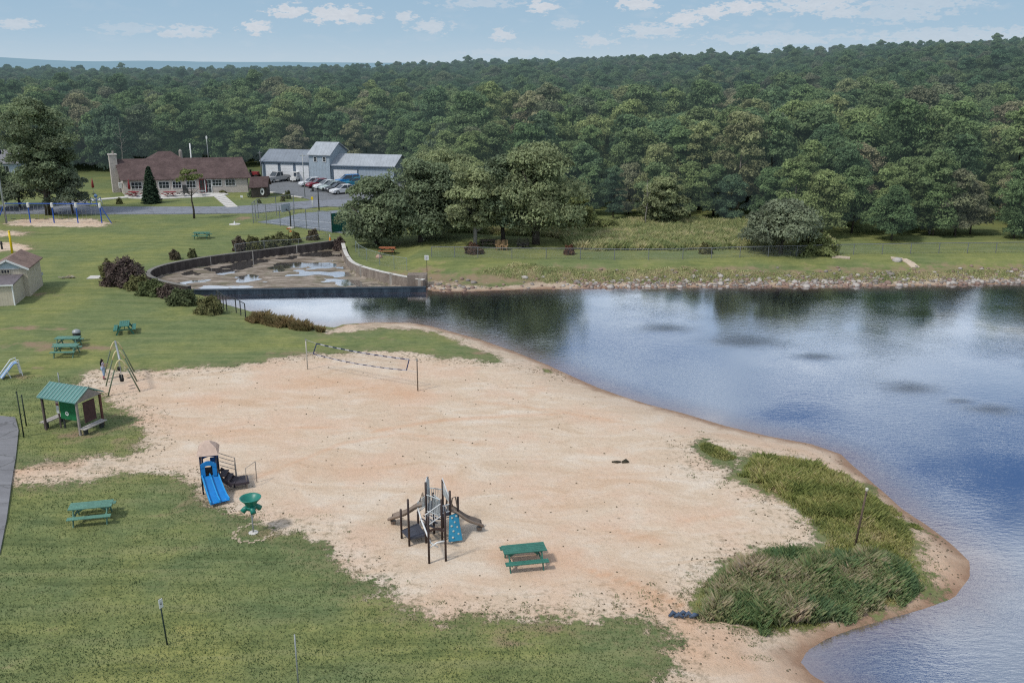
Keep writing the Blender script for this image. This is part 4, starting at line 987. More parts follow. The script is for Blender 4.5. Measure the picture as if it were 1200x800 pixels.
# ================================================================== vehicles
def car(label, u, v, rz, colr, kind='car', name='parked_car'):
    g = spot(u, v); g.z = .11
    root = thing(name, label, 'car' if kind != 'pickup' else 'pickup truck', g, R(rz), None)
    body = paint('car_paint_%s' % '_'.join('%d' % int(c*100) for c in colr), colr, .25, .05, 3, spec=.6); L, W = (4.5, 1.76) if kind != 'pickup' else (5.3, 1.9)
    zt = {'car': 1.42, 'van': 1.7, 'pickup': 1.75}[kind]; zb = .88 if kind == 'car' else 1.02
    if kind == 'pickup': prof = [(-L/2,.42),(-L/2,1.05),(-.6,1.05),(-.6,1.06),(1.1,1.06),(L/2-.1,1.0),(L/2,.75),(L/2,.42)]; cab = [(-.65,1.0),(-.55,zt),(.55,zt),(1.15,1.03)]
    elif kind == 'van': prof = [(-L/2,.35),(-L/2+.03,.95),(-1.9,1.02),(1.1,1.02),(L/2-.15,.85),(L/2,.6),(L/2,.35)]; cab = [(-L/2+.12,.98),(-L/2+.4,zt),(.35,zt),(1.2,1.0)]
    else: prof = [(-L/2,.35),(-L/2+.04,.86),(-1.4,.92),(.95,.9),(L/2-.25,.74),(L/2,.55),(L/2,.32)]; cab = [(-1.65,.88),(-1.05,zt),(.2,zt),(1.05,.88)]
    b = MB()
    n = len(prof); i0 = 0; rings = [(-W/2, .0), (-W/2+.04, .0), (W/2-.04, .0), (W/2, .0)]
    for k, (y, _) in enumerate(rings):
        for x, z in prof: s_ = .985 if k in (0, 3) else 1; b.v.append((x*s_, y, z*(1 if z < .5 else (.975 if k in (0, 3) else 1))))
    for k in range(3):
        for i in range(n): b.f.append((k*n+i, k*n+(i+1) % n, (k+1)*n+(i+1) % n, (k+1)*n+i)); b.m.append(0)
    b.f.append(tuple(range(n))); b.f.append(tuple(reversed(range(3*n, 4*n)))); b.m += [0, 0]
    bo = b.build('body', body, root)
    g_ = MB(); m_ = len(cab)
    for y, s_ in ((-W/2+.08, 0), (W/2-.08, 0)):
        for x, z in cab: g_.v.append((x, y*(1 if z < 1.1 else .82), z))
    g_.f += [(0,1,m_+1,m_), (1,2,m_+2,m_+1), (2,3,m_+3,m_+2), (0,3,2,1), (m_,m_+1,m_+2,m_+3)]; g_.m += [0]*5; g_.build('window_glass', GLASS, root)
    rf = MB(); x0, x1 = cab[1][0], cab[2][0]; yw = (W/2-.08)*.82; rf.box((x0+x1)/2, 0, zt+.012, x1-x0+.08, 2*yw+.03, .04)
    for sg in (-1, 1):
        for q in ((0,1),(2,3)): a_, c_ = cab[q[0]], cab[q[1]]; rf.bar((a_[0], sg*((W/2-.08)*(1 if a_[1] < 1.1 else .82)), a_[1]), (c_[0], sg*((W/2-.08)*(1 if c_[1] < 1.1 else .82)), c_[1]), .07, .07)
        xm = (x0+x1)/2; rf.bar((xm, sg*(W/2-.08), cab[0][1]), (xm, sg*yw, zt), .06, .06)
    rf.build('roof', body, root)
    if kind == 'pickup': bd = MB(); bd.box(-1.6, 0, 1.06, 1.9, W-.25, .03); bd.build('load_bed', RUBBER, root)
    for sx in (-L*.30, L*.31):
        for sy in (-1, 1):
            w_ = MB(); w_.lathe([(.2,-.1),(.33,-.1),(.34,0),(.33,.1),(.2,.1)], 16); wo = w_.build('wheel', RUBBER, root, loc=(sx, sy*(W/2-.09), .33)); wo.rotation_euler = (math.pi/2, 0, 0)
            h_ = MB(); h_.lathe([(.2,-.11),(.2,.11)], 12); h_.build('rim', GREYMETAL, wo)
    for sy in (-1, 1):
        MB().box(L/2-.04, sy*(W/2-.3), .64, .1, .32, .14).build('headlight', WHITE, root); MB().box(-L/2+.01, sy*(W/2-.25), .72, .08, .25, .14).build('tail_light', REDPAINT, root)
    return root
car('white hatchback parked nearest the tower, first of the car row', 366, 218.5, -150, (.70,.72,.74))
car('dark red hatchback second in the row of parked cars', 374.5, 220, -148, (.22,.015,.03))
car('white saloon parked right of the dark red car', 383.5, 221.8, -147, (.66,.70,.71))
car('pale silver green saloon in the middle of the row of parked cars', 390.5, 223.4, -146, (.42,.50,.48))
car('black saloon between the silver and the frontmost white car', 397, 225.2, -146, (.02,.022,.025))
car('frontmost white car in the row, half under the park tree', 403, 227.4, -146, (.70,.71,.72))
car('bright blue van behind the row, by the white roller door', 408, 216.8, -160, (.02,.20,.50), 'van')
car('blue green car beside the bright blue van', 417, 218.5, -155, (.03,.20,.30))
car('silver grey pickup truck parked before the first white garage door', 326, 213.4, -128, (.38,.38,.38), 'pickup', 'pickup_truck')
# small utility cart and red machine by the hut
g = spot(346, 213.3); root = thing('utility_cart', 'small white utility cart before the middle garage door', 'cart', g+Vector((0,0,.1)), R(-100))
MB().box(0,0,.55,2.0,1.1,.5).build('body', WHITE, root); b = MB(); b.box(-.1,0,1.65,1.2,1.1,.06); [b.bar((x,y,.8),(x,y,1.65),.05,.05) for x in (-.65,.45) for y in (-.5,.5)]; b.build('canopy', WHITE, root)
for x in (-.65, .65):
    for y in (-.5, .5): o = MB().lathe([(.24,-.08),(.24,.08)], 12).build('wheel', RUBBER, root, loc=(x, y, .25)); o.rotation_euler = (math.pi/2, 0, 0)
g = spot(298, 208); root = thing('red_tractor', 'red mower tractor behind the right corner of the long building', 'tractor', g, R(-20))
MB().box(.35,0,.8,1.3,.7,.6).build('bonnet', REDPAINT, root); b = MB(); b.box(-.6,0,.75,.9,.9,.35); b.box(-.75,0,1.15,.15,.5,.6); b.build('seat', RUBBER, root)
MB().tube([(-.1,0,1.1),(-.25,0,1.4)], .03, 6).build('steering_column', DARKMETAL, root)
for x, r_ in ((-.6,.5),(.75,.32)):
    for y in (-.55,.55): o = MB().lathe([(r_*.5,-.14),(r_,-.12),(r_,.12),(r_*.5,.14)], 14).build('wheel', RUBBER, root, loc=(x, y, r_)); o.rotation_euler = (math.pi/2, 0, 0)

# ================================================================== posts, poles, signs
def pole_thing(name, label, cat, u, v, vt, r, mat, tilt=(0,0)):
    g = spot(u, v); h = top_z(u, v, vt, g.z)-g.z; root = thing(name, label, cat, g); root.rotation_euler = (R(tilt[0]), R(tilt[1]), 0)
    MB().tube([(0,0,-.3),(0,0,h*.5),(0,0,h)], [r, r*.95, r*.85], 10).build('pole', mat, root, True); return root, h
rt, h = pole_thing('lamp_post', 'leaning brown lamp post between the reed patches on the sandy point', 'lamp post', 1002, 640, 574, .05, paint('brown_post', (.12,.085,.06), .7, .2, 5), (0,4.5))
b = MB(); b.lathe([(.04,h-.03),(.065,h),(.07,h+.09),(.03,h+.12)], 10); b.build('lamp_head', paint('lamp_glass', (.6,.57,.48), .3, .1, 5), rt)
b = MB(); b.tube([(0,0,h-.25),(.0,-.12,h-.1)], .02, 6); b.build('bracket', DARKMETAL, rt)
def sign_post(label, u, v, vt, w, hh, face=WHITE, r=.03, mat=DARKMETAL, tilt=(0,0), name='sign_post', rz=0, text=None):
    rt, h = pole_thing(name, label, 'sign', u, v, vt, r, mat, tilt); rt.rotation_euler[2] = R(rz)
    b = MB(); b.box(0, -r-.012, h-hh/2, w, .02, hh); s_ = b.build('sign_plate', face, rt); return rt, h, s_
rt, h, s_ = sign_post('thin dark post with a small narrow white sign on the near lawn', 196, 755, 700, .16, .36, mat=paint('green_black_post', (.03,.05,.045), .6, .2, 5), tilt=(0,-2.5), rz=55)
b = MB(); b.box(0, -.056, h-.2, .08, .004, .03); b.box(0, -.056, h-.14, .05, .004, .02); b.build('lettering', DARKMETAL, s_)
rt, h = pole_thing('bare_pole', 'plain thin grey pole standing on the near lawn at the bottom edge', 'pole', 350, 806, 743, .028, GREYMETAL)
rt, h, s_ = sign_post('small white sign on a dark post at the water end of the curved pool wall', 500.5, 322, 299, .42, .48)
b = MB(); [b.box(0, -.056, h-.14-k*.1, .26-.05*(k % 2), .004, .035) for k in range(3)]; b.build('lettering', DARKMETAL, s_)
sign_post('yellow topped white post at the road verge below the car park', 366.5, 243.5, 230.5, .34, .45, paint('yellow_paint', (.75,.55,.02), .5, .1, 5), r=.09, mat=WHITE, name='marker_post')
rt, h = pole_thing('lamp_post', 'black lamp post with a short cross arm beside the court', 'lamp post', 374, 247.5, 222.5, .09, DARKMETAL)
MB().box(0,0,h-.2,2.2,.14,.14).build('cross_arm', DARKMETAL, rt); [MB().lathe([(.05,h-.2),(.16,h-.1),(.16,h+.2),(.03,h+.32)], 8, (x,0,0)).build('lamp_head', DARKMETAL, rt) for x in (-.75,.75)]
for u, v, vt, r, m_, lab in ((357.5,231.5,180,.07,GREYMETAL,'thin pale utility pole standing on the car park verge before the garage tower'),(307,212,177,.07,paint('old_pole', (.16,.17,.18), .8, .2, 3),'dark utility pole at the left corner of the steel garage'),
   (226,205,168,.14,WHITE,'short white pole rising behind the brown roof'),(246,205,159,.06,GREYMETAL,'thin pole with a white box among the trees behind the brown roof')):
    rt, h = pole_thing('utility_pole', lab, 'pole', u, v, vt, r, m_)
    if r != .14: MB().box(0,0,h-.35,.9 if u != 246 else .3,.1,.1 if u != 246 else .5).build('cross_arm' if u != 246 else 'box', m_ if u != 246 else WHITE, rt); 
rt, h = pole_thing('lamp_post', 'tall grey floodlight pole with a dark head at the left edge', 'lamp post', 7.5, 262, 180, .11, GREYMETAL)
b = MB(); b.box(0,0,h+.2,1.4,.4,.5); b.box(-.45,-.2,h+.15,.5,.35,.55); b.box(.45,-.2,h+.15,.5,.35,.55); b.build('lamp_head', paint('navy_metal', (.015,.02,.06), .5, .2, 4), rt); MB().box(0,-.1,h-.35,.3,.2,.4).build('control_box', WHITE, rt)
rt, h = pole_thing('tall_marker', 'bright yellow post rising behind the ridge of the shed', 'post', 14.5, 297, 271, .13, paint('yellow_paint2', (.78,.55,.02), .5, .1, 5))
MB().lathe([(.14,h),(.1,h+.05),(.02,h+.08)], 10).build('cap', _mats['yellow_paint2'], rt)
for u, v, vt, lab, m_ in ((28,512,459,'nearer dark fence post beside the asphalt path', paint('dark_green_post', (.035,.05,.035), .7, .2, 5)),(31,499,463,'farther dark fence post behind its twin beside the asphalt path', paint('dark_green_post', (.035,.05,.035), .7, .2, 5)),
      (70.5,455,437,'short bare post on the lawn just behind the notice board roof', GREYMETAL)):
    rt, h = pole_thing('post', lab, 'post', u, v, vt, .04, m_); MB().lathe([(.045,h-.02),(.05,h+.01),(.02,h+.04)], 8).build('cap', m_, rt)
g = spot(4, 300); rt = thing('hydrant', 'short dark stand pipe on the sand circle behind the shed', 'stand pipe', spot(2.5, 292)); MB().lathe([(.12,0),(.1,.7),(.16,.75),(.06,.95)], 10).build('body', DARKMETAL, rt); MB().tube([(-.2,0,.6),(.2,0,.6)], .05, 8).build('nozzle', DARKMETAL, rt)
g = spot(284, 233); rt, h, s_ = sign_post('little white sign on the grass between the steps and the dark hut', 283.5, 234, 229, .4, .35)

# ================================================================== picnic tables
def picnic(label, u, v, rz, mat, L=1.9, grp='picnic tables on the lawn and beach', low=.0, leg=None):
    g = spot(u, v); root = thing('picnic_table', label, 'picnic table', g, R(rz), grp); leg = leg or mat
    b = MB(); [b.box(0, -.30+k*.15, .74, L, .138, .04) for k in range(5)]; b.build('tabletop', mat, root)
    for sg in (-1, 1):
        b = MB(); [b.box(0, sg*.68+q*.075, .44, L, .138, .04) for q in (-1, 1)]; b.build('bench_seat', mat, root)
        b = MB(); b.bar((sg*L*.36, -.8, .40), (sg*L*.36, .8, .40), .04, .09); b.bar((sg*L*.36, -.34, .69), (sg*L*.36, .34, .69), .04, .07); b.build('cross_beam', leg, root)
        for q in (-1, 1): MB().bar((sg*(L*.36+.045), q*.25, .71), (sg*(L*.36+.045), q*.66, -.02), .04, .11).build('leg', leg, root)
        MB().bar((sg*L*.34, 0, .42), (sg*L*.08, 0, .70), .04, .07).build('brace', leg, root)
    return root
picnic('clean dark green picnic table alone on the sand in front of the climbing frame', 614, 660, 11, GREENWOOD, 1.85)
picnic('pale green picnic table alone on the near left lawn beside the asphalt path', 109, 608, 13, PALEGREEN, 1.9)
picnic('weathered green picnic table, nearer of the two side by side left of the swing frame', 78.5, 416, 3, PALEGREEN, 1.75)
picnic('weathered green picnic table, farther of the two side by side next to the barrel', 81, 406.5, 3, PALEGREEN, 1.75)
picnic('green picnic table seen end on, alone on the lawn above the swing frame', 147, 389.5, 110, GREENWOOD, 1.8)
picnic('small looking green picnic table far off on the lawn below the road', 237, 279.5, 0, GREENWOOD, 2.0)
ORANGEWOOD = paint('orange_wood', (.38,.14,.07), .7, .2, 5)
picnic('orange brown picnic table under the trees inside the curved pool fence', 454, 297.5, -4, ORANGEWOOD, 1.8, leg=DARKMETAL)
picnic('dark picnic table in the shade behind the slender light tree', 572, 289, 8, paint('shaded_brown_wood', (.10,.08,.065), .8, .2, 5), 1.8)
def garden_chair(label, u, v, rz, mat):
    g = spot(u, v); root = thing('garden_chair', label, 'chair', g, R(rz), 'wooden garden chairs under the trees')
    b = MB(); [b.bar((-.3, .0-k*.13, .38-k*.035), (.3, 0-k*.13, .38-k*.035), .11, .03) for k in range(-2, 3)]; b.build('seat', mat, root)
    b = MB(); [b.bar((-.28+k*.14, .27, .3), (-.28+k*.14, .55, 1.08-.04*abs(k-2)), .12, .03, up=(1,0,0)) for k in range(5)]; b.build('backrest', mat, root)
    for s_ in (-1, 1):
        MB().box(s_*.36, -.02, .58, .14, .75, .03).build('armrest', mat, root); MB().bar((s_*.34,-.32,0),(s_*.34,-.32,.57),.05,.09).build('leg', mat, root); MB().bar((s_*.34,.5,0),(s_*.34,-.2,.42),.05,.09).build('leg', mat, root)
TANWOOD = paint('tan_wood', (.36,.24,.13), .7, .2, 5); DKWOOD = paint('black_wood', (.03,.03,.03), .7, .2, 5)
garden_chair('tan wooden garden chair, left of the tan pair under the trees', 585, 293, 10, TANWOOD); garden_chair('tan wooden garden chair, right of the tan pair under the trees', 591, 293, -8, TANWOOD)
garden_chair('black wooden garden chair, left of the black pair under the trees', 610, 291, 12, DKWOOD); garden_chair('black wooden garden chair, right of the black pair beside the broad trunk', 616, 290.5, -10, DKWOOD)

# ================================================================== bins and small things
def barrel(label, u, v, mat, lid, h=.85, r=.29, name='trash_barrel'):
    g = spot(u, v); root = thing(name, label, 'trash can', g); MB().lathe([(r*.9,0),(r,.05),(r,.28),(r*1.03,.30),(r,.32),(r,.58),(r*1.03,.6),(r,.62),(r,h)], 20).build('body', mat, root)
    MB().lathe([(r*1.08,h),(r*1.1,h+.05),(r*.9,h+.2),(r*.3,h+.28)], 20).build('lid', lid, root, True); return root
barrel('dark barrel bin with a grey lid behind the pair of picnic tables', 91, 400, DARKMETAL, GREYMETAL, .7)
rt = barrel('dark green bin with a pale open lid beside the shed', 46, 334, FUNNELGREEN, paint('pale_green_plastic', (.35,.5,.45), .5, .1, 4), .95, .36)
MB().box(.3,.1,1.1,.35,.05,.3).build('paper_bag', WHITE, rt)
for nm, lab, u, v, w, d_, h_, mt_ in (('concrete_slab', 'pale concrete slab in the grass left of the purple bush', 113, 325, 1.5, .45, .06, PALECONC),('concrete_slab', 'round pale slab with a low cone on the grass by the court fence', 275, 263, 1.1, 1.1, .06, PALECONC)):
    g = spot(u, v); rt = thing(nm, lab, 'slab', g, .12)
    if w > 1.2: MB().box(0,0,h_/2,w,d_*3,h_).build('slab', mt_, rt)
    else: MB().lathe([(.75,-.02),(.75,.06),(.2,.08)], 16).build('slab', mt_, rt); MB().lathe([(.14,.07),(.05,.45)], 10).build('cone', WHITE, rt)
g = spot(80, 326); b = MB(); r2 = random.Random(4)
for k in range(9): a = r2.uniform(0, 6.28); b.bar((r2.uniform(-.6,.6), r2.uniform(-.4,.4), .06), (r2.uniform(-.6,.6)+math.cos(a)*.4, r2.uniform(-.4,.4), .2), .12, .06)
tag(b.build('wood_debris', paint('weathered_wood', (.42,.38,.30), .9, .3, 5), None, loc=g), 'small heap of pale broken boards on the lawn right of the shed', 'debris')
g = spot(797, 722); b = MB(); r2 = random.Random(8)
for k in range(5):
    p0 = Vector((-.45+k*.2, r2.uniform(-.12,.12), .05)); b.tube([p0, p0+Vector((.16, r2.uniform(-.1,.1), .12+.05*r2.random())), p0+Vector((.34, r2.uniform(-.14,.14), .03))], [.05,.09,.05], 7)
tag(b.build('crumpled_cloth', paint('slate_blue_cloth', (.075,.11,.17), .8, .35, 9), None, True, loc=g), 'crumpled slate blue cloth in the washed out channel beside the reeds', 'cloth')
g = spot(727, 542); b = MB(); b.tube([(-.45,.05,.02),(-.2,-.03,.07),(.02,.02,.05)], [.05,.07,.04], 7); b.tube([(.08,-.02,.03),(.3,.04,.1),(.45,0,.03)], [.07,.12,.05], 7)
tag(b.build('driftwood', paint('dark_driftwood', (.05,.045,.03), .9, .3, 8), None, True, loc=g), 'small dark piece of driftwood alone in the middle of the beach', 'driftwood')
for i, (u, v, lab) in enumerate(((296,306,'orange and yellow flower clump by the pool wall'),)):
    pass
def flower(label, u, v, s, seed):
    g = spot(u, v); root = thing('flower_clump', label, 'flowers', g); Vq, Qq, T = crown_arrays(seed, s*1.6, s, 0, 6, 60, .12, 'dome'); npmesh('petals', Vq, Qq, paint('orange_petals', (.65,.26,.08), .7, .3, 9), root); MB().tube([(0,0,-.05),(0,0,s)], .03, 5).build('stem', BUSHLEAF, root)
flower('orange flower clump behind the pool wall right of the tallest dark bush', 338, 275, .55, 5)
rt, h = pole_thing('marker_flag', 'orange and white marker on the pool wall where it meets the purple shrub', 'marker', 387, 284, 275.5, .04, WHITE); MB().lathe([(.16,0),(.12,.3),(.05,.6)], 8).build('cone', paint('orange_paint', (.75,.28,.04), .6, .1, 5), rt)
# ladder-like climbing frame / little slide at the left
g = spot(15, 441); root = thing('toddler_slide', 'small pale blue toddler slide with white side rails at the far left of the lawn', 'slide', g, R(-48))
PB = paint('pale_blue_plastic', (.22,.36,.58), .5, .15, 5)
b = MB(); b.prism([(-.28,-.75,.08),(-.28,.1,.95),(-.28,.35,.98),(-.28,.35,.93),(-.28,.13,.9),(-.28,-.72,.03)], None, (.56,0,0)); b.build('chute', PB, root)
for s_ in (-1, 1):
    MB().tube([(s_*.32,-.8,.12),(s_*.32,.08,1.12),(s_*.32,.4,1.2),(s_*.32,.55,.0)], .035, 7).build('rail', WHITE, root); MB().tube([(s_*.3,-.35,.5),(s_*.34,-.2,0)], .03, 6).build('leg', WHITE, root)
b = MB(); [b.bar((-.3,.42+k*.035,.85-k*.22),(.3,.42+k*.035,.85-k*.22),.08,.04) for k in range(4)]; b.build('ladder', WHITE, root)
# funnel ball game
g = spot(297, 624); h = top_z(297, 624, 583)-g.z; root = thing('funnel_ball_game', 'green funnel ball game on a thin pole beside the blue slide', 'playground game', g)
MB().tube([(0,0,-.1),(0,0,h*.62)], .035, 10).build('pole', GREYMETAL, root, True)
b = MB(); R0 = .48
b.lathe([(.20,h-.42),(.22,h-.38),(.30,h-.2),(R0-.04,h-.05),(R0,h),(R0,h+.03),(R0-.03,h+.03),(R0-.08,h-.04),(.22,h-.2),(.02,h-.26)], 28); fo = b.build('funnel', FUNNELGREEN, root, True)
for k in range(4):
    a = k*math.pi/2+.5; c_, s_ = math.cos(a), math.sin(a); MB().tube([(c_*.1, s_*.1, h-.42),(c_*.26, s_*.26, h-.47),(c_*.40, s_*.40, h-.60)], [.11,.12,.13], 12).build('outlet', FUNNELGREEN, root, True)
MB().lathe([(.22,h-.56),(.24,h-.42),(.2,h-.36)], 16).build('collar', FUNNELGREEN, root, True); MB().lathe([(.22,0),(.22,.03),(.05,.05)], 14).build('base', PALECONC, root)
g2 = g.copy(); b = MB(); 
for k in range(40):
    a = k/40*6.283; rr_ = .85+.1*math.sin(k*1.7); b.bar((math.cos(a)*rr_, math.sin(a)*rr_, .0), (math.cos(a+.17)*rr_, math.sin(a+.17)*rr_, .0), .10, .03)
tag(b.build('sand_ring', paint('ring_sand', (.50,.41,.30), .95, .3, 3), None, loc=g2), kind='structure')

# ================================================================== notice board shelter
g = spot(73, 506); root = thing('notice_shelter', 'notice board shelter with green metal roof, green board and two side benches', 'shelter', g)
def lp(u, v): q = spot(u, v)-g; return Vector((q.x, q.y, 0))
FLp, FRp = lp(54.5, 503.5), lp(94.5, 510.0); uL = (FRp-FLp); Ws = uL.length; uL.normalize(); dv = Vector((-uL.y, uL.x, 0)); DS = 1.75
ez, rz_ = 2.02, 2.62
WOODPOST = paint('grey_brown_post', (.11,.085,.08), .8, .25, 4)
for a, b_, m_ in ((0,0,WOODPOST),(1,0,paint('pale_post', (.30,.27,.25), .8, .2, 4)),(0,1,WOODPOST),(1,1,paint('red_brown_post', (.13,.06,.05), .8, .2, 4))):
    p0 = FLp+uL*Ws*a+dv*DS*b_; MB().bar(p0+Vector((0,0,-.1)), p0+Vector((0,0,ez)), .11, .11, up=dv).build('post', m_, root)
GR = seamroof('green_seam_roof', (.10,.24,.22), .22)
oh = .16; b = MB()
for sg in (-1, 1):
    mid = FLp+dv*DS/2-uL*oh; e = mid+dv*sg*(DS/2+.2)*1.0+Vector((0,0,ez-.0)); rp = mid+Vector((0,0,rz_))
    b.prism([e, rp, rp+Vector((0,0,.05)), e+Vector((0,0,.05))], None, uL*(Ws+2*oh))
ro = b.build('roof', GR, root)
b = MB(); nse = 11
for k in range(nse+1):
    for sg in (-1, 1):
        mid = FLp+dv*DS/2+uL*(-oh+.02+(Ws+2*oh-.04)*k/nse); b.bar(mid+dv*sg*(DS/2+.2)+Vector((0,0,ez+.065)), mid+Vector((0,0,rz_+.065)), .035, .035)
b.build('seam', paint('pale_green_metal', (.30,.45,.42), .5, .1, 4), ro)
b = MB()
for q in (-oh+.05, Ws+oh-.05):
    m0 = FLp+dv*DS/2+uL*q; b.prism([m0+dv*(-DS/2-.1)+Vector((0,0,ez-.02)), m0+Vector((0,0,rz_-.04)), m0+dv*(DS/2+.1)+Vector((0,0,ez-.02))], None, uL*.03)
b.build('gable', paint('grey_boards', (.27,.25,.23), .8, .2, 4), root)
GB = paint('notice_green', (.015,.16,.06), .7, .35, 3)
c0 = FLp+uL*.72+dv*.5; bd = MB(); bd.hexa([c0+uL*x+dv*y+Vector((0,0,z)) for z in (.62,1.9) for x, y in ((0,0),(1.25,0),(1.25,.06),(0,.06))]); bo = bd.build('board', GB, root)
b = MB(); b.lathe([(.13,0),(.13,.01)], 18); o = b.build('round_sign', WHITE, bo); o.location = c0+uL*.52-dv*.012+Vector((0,0,1.0)); o.rotation_euler = (math.pi/2, 0, math.atan2(uL.y, uL.x))
b = MB(); b.lathe([(.06,.011),(.06,.014)], 12); q = b.build('emblem', GB, o)
c1 = FLp+uL*.48+dv*.48
for z0, z1, m_ in ((.95,1.22,WHITE),(1.25,1.42,WHITE),(1.43,1.52,REDPAINT),(1.54,1.78,paint('pale_pink_paper', (.6,.45,.45), .7, .1, 5))):
    b = MB(); b.hexa([c1+uL*x+dv*y+Vector((0,0,z)) for z in (z0,z1) for x, y in ((0,-.02),(.21,-.02),(.21,.0),(0,.0))]); b.build('notice', m_, root)
b = MB(); b.bar(c1+uL*.1+dv*.04+Vector((0,0,0)), c1+uL*.1+dv*.04+Vector((0,0,1.9)), .07, .07); b.build('sign_upright', WOODPOST, root)
for q in (.1, 1.15): MB().bar(c0+uL*q+dv*.1+Vector((0,0,0)), c0+uL*q+dv*.1+Vector((0,0,1.98)), .09, .07).build('board_post', DARKMETAL, root)
c2 = FLp+uL*(Ws-.02)+dv*.45; b = MB(); b.hexa([c2+uL*x+dv*y+Vector((0,0,z)) for z in (.6,1.85) for x, y in ((0,0),(.05,0),(.05,.85),(0,.85))]); so = b.build('side_board', paint('dark_red_board', (.075,.04,.04), .7, .3, 4), root)
for y0, z0, w_, h_ in ((.1,1.4,.3,.3),(.15,.68,.2,.16),(.5,1.05,.2,.25)):
    b = MB(); b.hexa([c2+uL*x+dv*(y0+y)+Vector((0,0,z0+z)) for z in (0,h_) for x, y in ((-.01,0),(.0,0),(.0,w_),(-.01,w_))]); b.build('notice', WHITE, so)
for sx in (-.18, Ws+.22):
    t0 = FLp+uL*sx; b = MB()
    for q in (-.12, .12): b.bar(t0+uL*q+dv*(-.05)+Vector((0,0,.42)), t0+uL*q+dv*(1.65)+Vector((0,0,.42)), .2, .05)
    bs = b.build('bench', paint('grey_bench_wood', (.42,.39,.36), .8, .2, 5), root)
    for q in (.2, 1.4): MB().bar(t0+dv*q, t0+dv*q+Vector((0,0,.4)), .12, .25, up=dv).build('leg', DARKMETAL, bs)
g_ = spot(78, 512)

# ================================================================== swing frame with the child
YELW = paint('yellow_cream_paint', (.62,.55,.30), .5, .15, 5); GRNLEG = paint('green_grey_paint', (.13,.17,.11), .5, .2, 5)
fA = spot(145.5, 461.5); fC = spot(140.5, 440.5); g = fA.copy(); root = thing('swing_frame', 'old green and cream swing frame with crossbar seen end on at the beach edge', 'swing frame', g)
hs = top_z(145, 461.5, 421.5, fA.z)-fA.z
ax = (fC-fA); ax.z = 0; LL = ax.length*1.12; an = ax.normalized(); pr_ = Vector((an.y, -an.x, 0))
MB().tube([(0,0,hs), tuple(an*LL+Vector((0,0,hs)))], .065, 10).build('crossbar', GREYMETAL, root, True)
for k, t_ in enumerate((0, .5, 1)):
    c_ = an*LL*t_
    arch = MB(); arch.tube([c_+pr_*(s_*.38)*q+Vector((0,0,hs-.62*(q**2)*1.0)) for s_, q in ((-1,1),(-1,.75),(-1,.4),(1,0),(1,.4),(1,.75),(1,1))], .05, 8); arch.build('arch', YELW, root, True)
    for s_ in (-1, 1): MB().tube([c_+pr_*s_*.37+Vector((0,0,hs-.58)), c_+pr_*s_*1.0+Vector((0,0,-.1))], .045, 8).build('leg', GRNLEG, root, True)
def swing_seat(off, label):
    sw = thing('bucket_swing', label, 'swing', g+an*LL*off+Vector((0,0,hs)), math.atan2(an.y, an.x), 'black bucket swings on the frame')
    for y in (-.18, .18): MB().tube([(y,0,-.05),(y*.9,0,-1.45)], .012, 5).build('chain', GREYMETAL, sw)
    b = MB(); b.lathe([(.05,-1.74),(.11,-1.72),(.14,-1.60),(.13,-1.47),(.11,-1.48),(.09,-1.6),(.02,-1.66)], 14); b.build('seat', RUBBER, sw, True)
swing_seat(.18, 'black bucket swing hanging nearest the viewer from the frame'); swing_seat(.32, 'black bucket swing hanging just behind the nearest one'); swing_seat(.72, 'black bucket swing hanging in the far bay of the frame, held by the standing person')

# ================================================================== person
def skin_mesh(name, verts, edges, radii, mat, parent, root_i=0, sub=2):
    me = bpy.data.meshes.new(name); me.from_pydata([tuple(v) for v in verts], edges, []); me.materials.append(mat)
    o = bpy.data.objects.new(name, me); col.objects.link(o); o.parent = parent
    md = o.modifiers.new('skin', 'SKIN'); md.use_smooth_shade = True; ss = o.modifiers.new('sub', 'SUBSURF'); ss.levels = sub; ss.render_levels = sub
    if not me.skin_vertices: 
        bpy.context.view_layer.objects.active = o
        me.attributes  # ensured below
    for i, r_ in enumerate(radii): me.skin_vertices[0].data[i].radius = (r_, r_*.9) if not isinstance(r_, tuple) else r_
    me.skin_vertices[0].data[root_i].use_root = True
    return o
g = spot(122.3, 444.5); PH = top_z(122, 444.5, 420.5, g.z)-g.z; K = PH/1.62
pf = an*.35+pr_*.9; pf.normalize()
root = thing('person', 'standing person with long dark hair, pale top and light jeans holding a swing', 'person', g, math.atan2(pf.y, pf.x)); root.scale = (K, K, K)
SKIN = paint('skin', (.42,.25,.18), .6, .05, 5); JEANS = paint('light_jeans', (.28,.40,.58), .8, .15, 12); TOP = paint('lilac_top', (.42,.38,.46), .8, .1, 10); HAIR = paint('black_hair', (.012,.010,.010), .5, .2, 20); PINK = paint('magenta_socks', (.35,.06,.14), .8, .1, 8)
Vb = [(0,0,.92),(0,0,1.08),(0,0,1.25),(.01,0,1.36),(.02,0,1.44),(.035,0,1.52),(.03,0,1.58),          # 0-6 pelvis..head
      (0,.17,1.33),(.16,.20,1.14),(.38,.12,1.10),(.44,.11,1.10),                                       # 7-10 left arm reaching
      (0,-.17,1.33),(.05,-.21,1.10),(.26,-.16,1.02),(.32,-.15,1.02),                                   # 11-14
      (0,.09,.86),(.03,.10,.48),(-.01,.10,.09),(.12,.11,.04),                                          # 15-18
      (0,-.09,.86),(-.01,-.10,.48),(-.06,-.10,.09),(.07,-.11,.04)]
Eb = [(0,1),(1,2),(2,3),(3,4),(4,5),(5,6),(3,7),(7,8),(8,9),(9,10),(3,11),(11,12),(12,13),(13,14),(0,15),(15,16),(16,17),(17,18),(0,19),(19,20),(20,21),(21,22)]
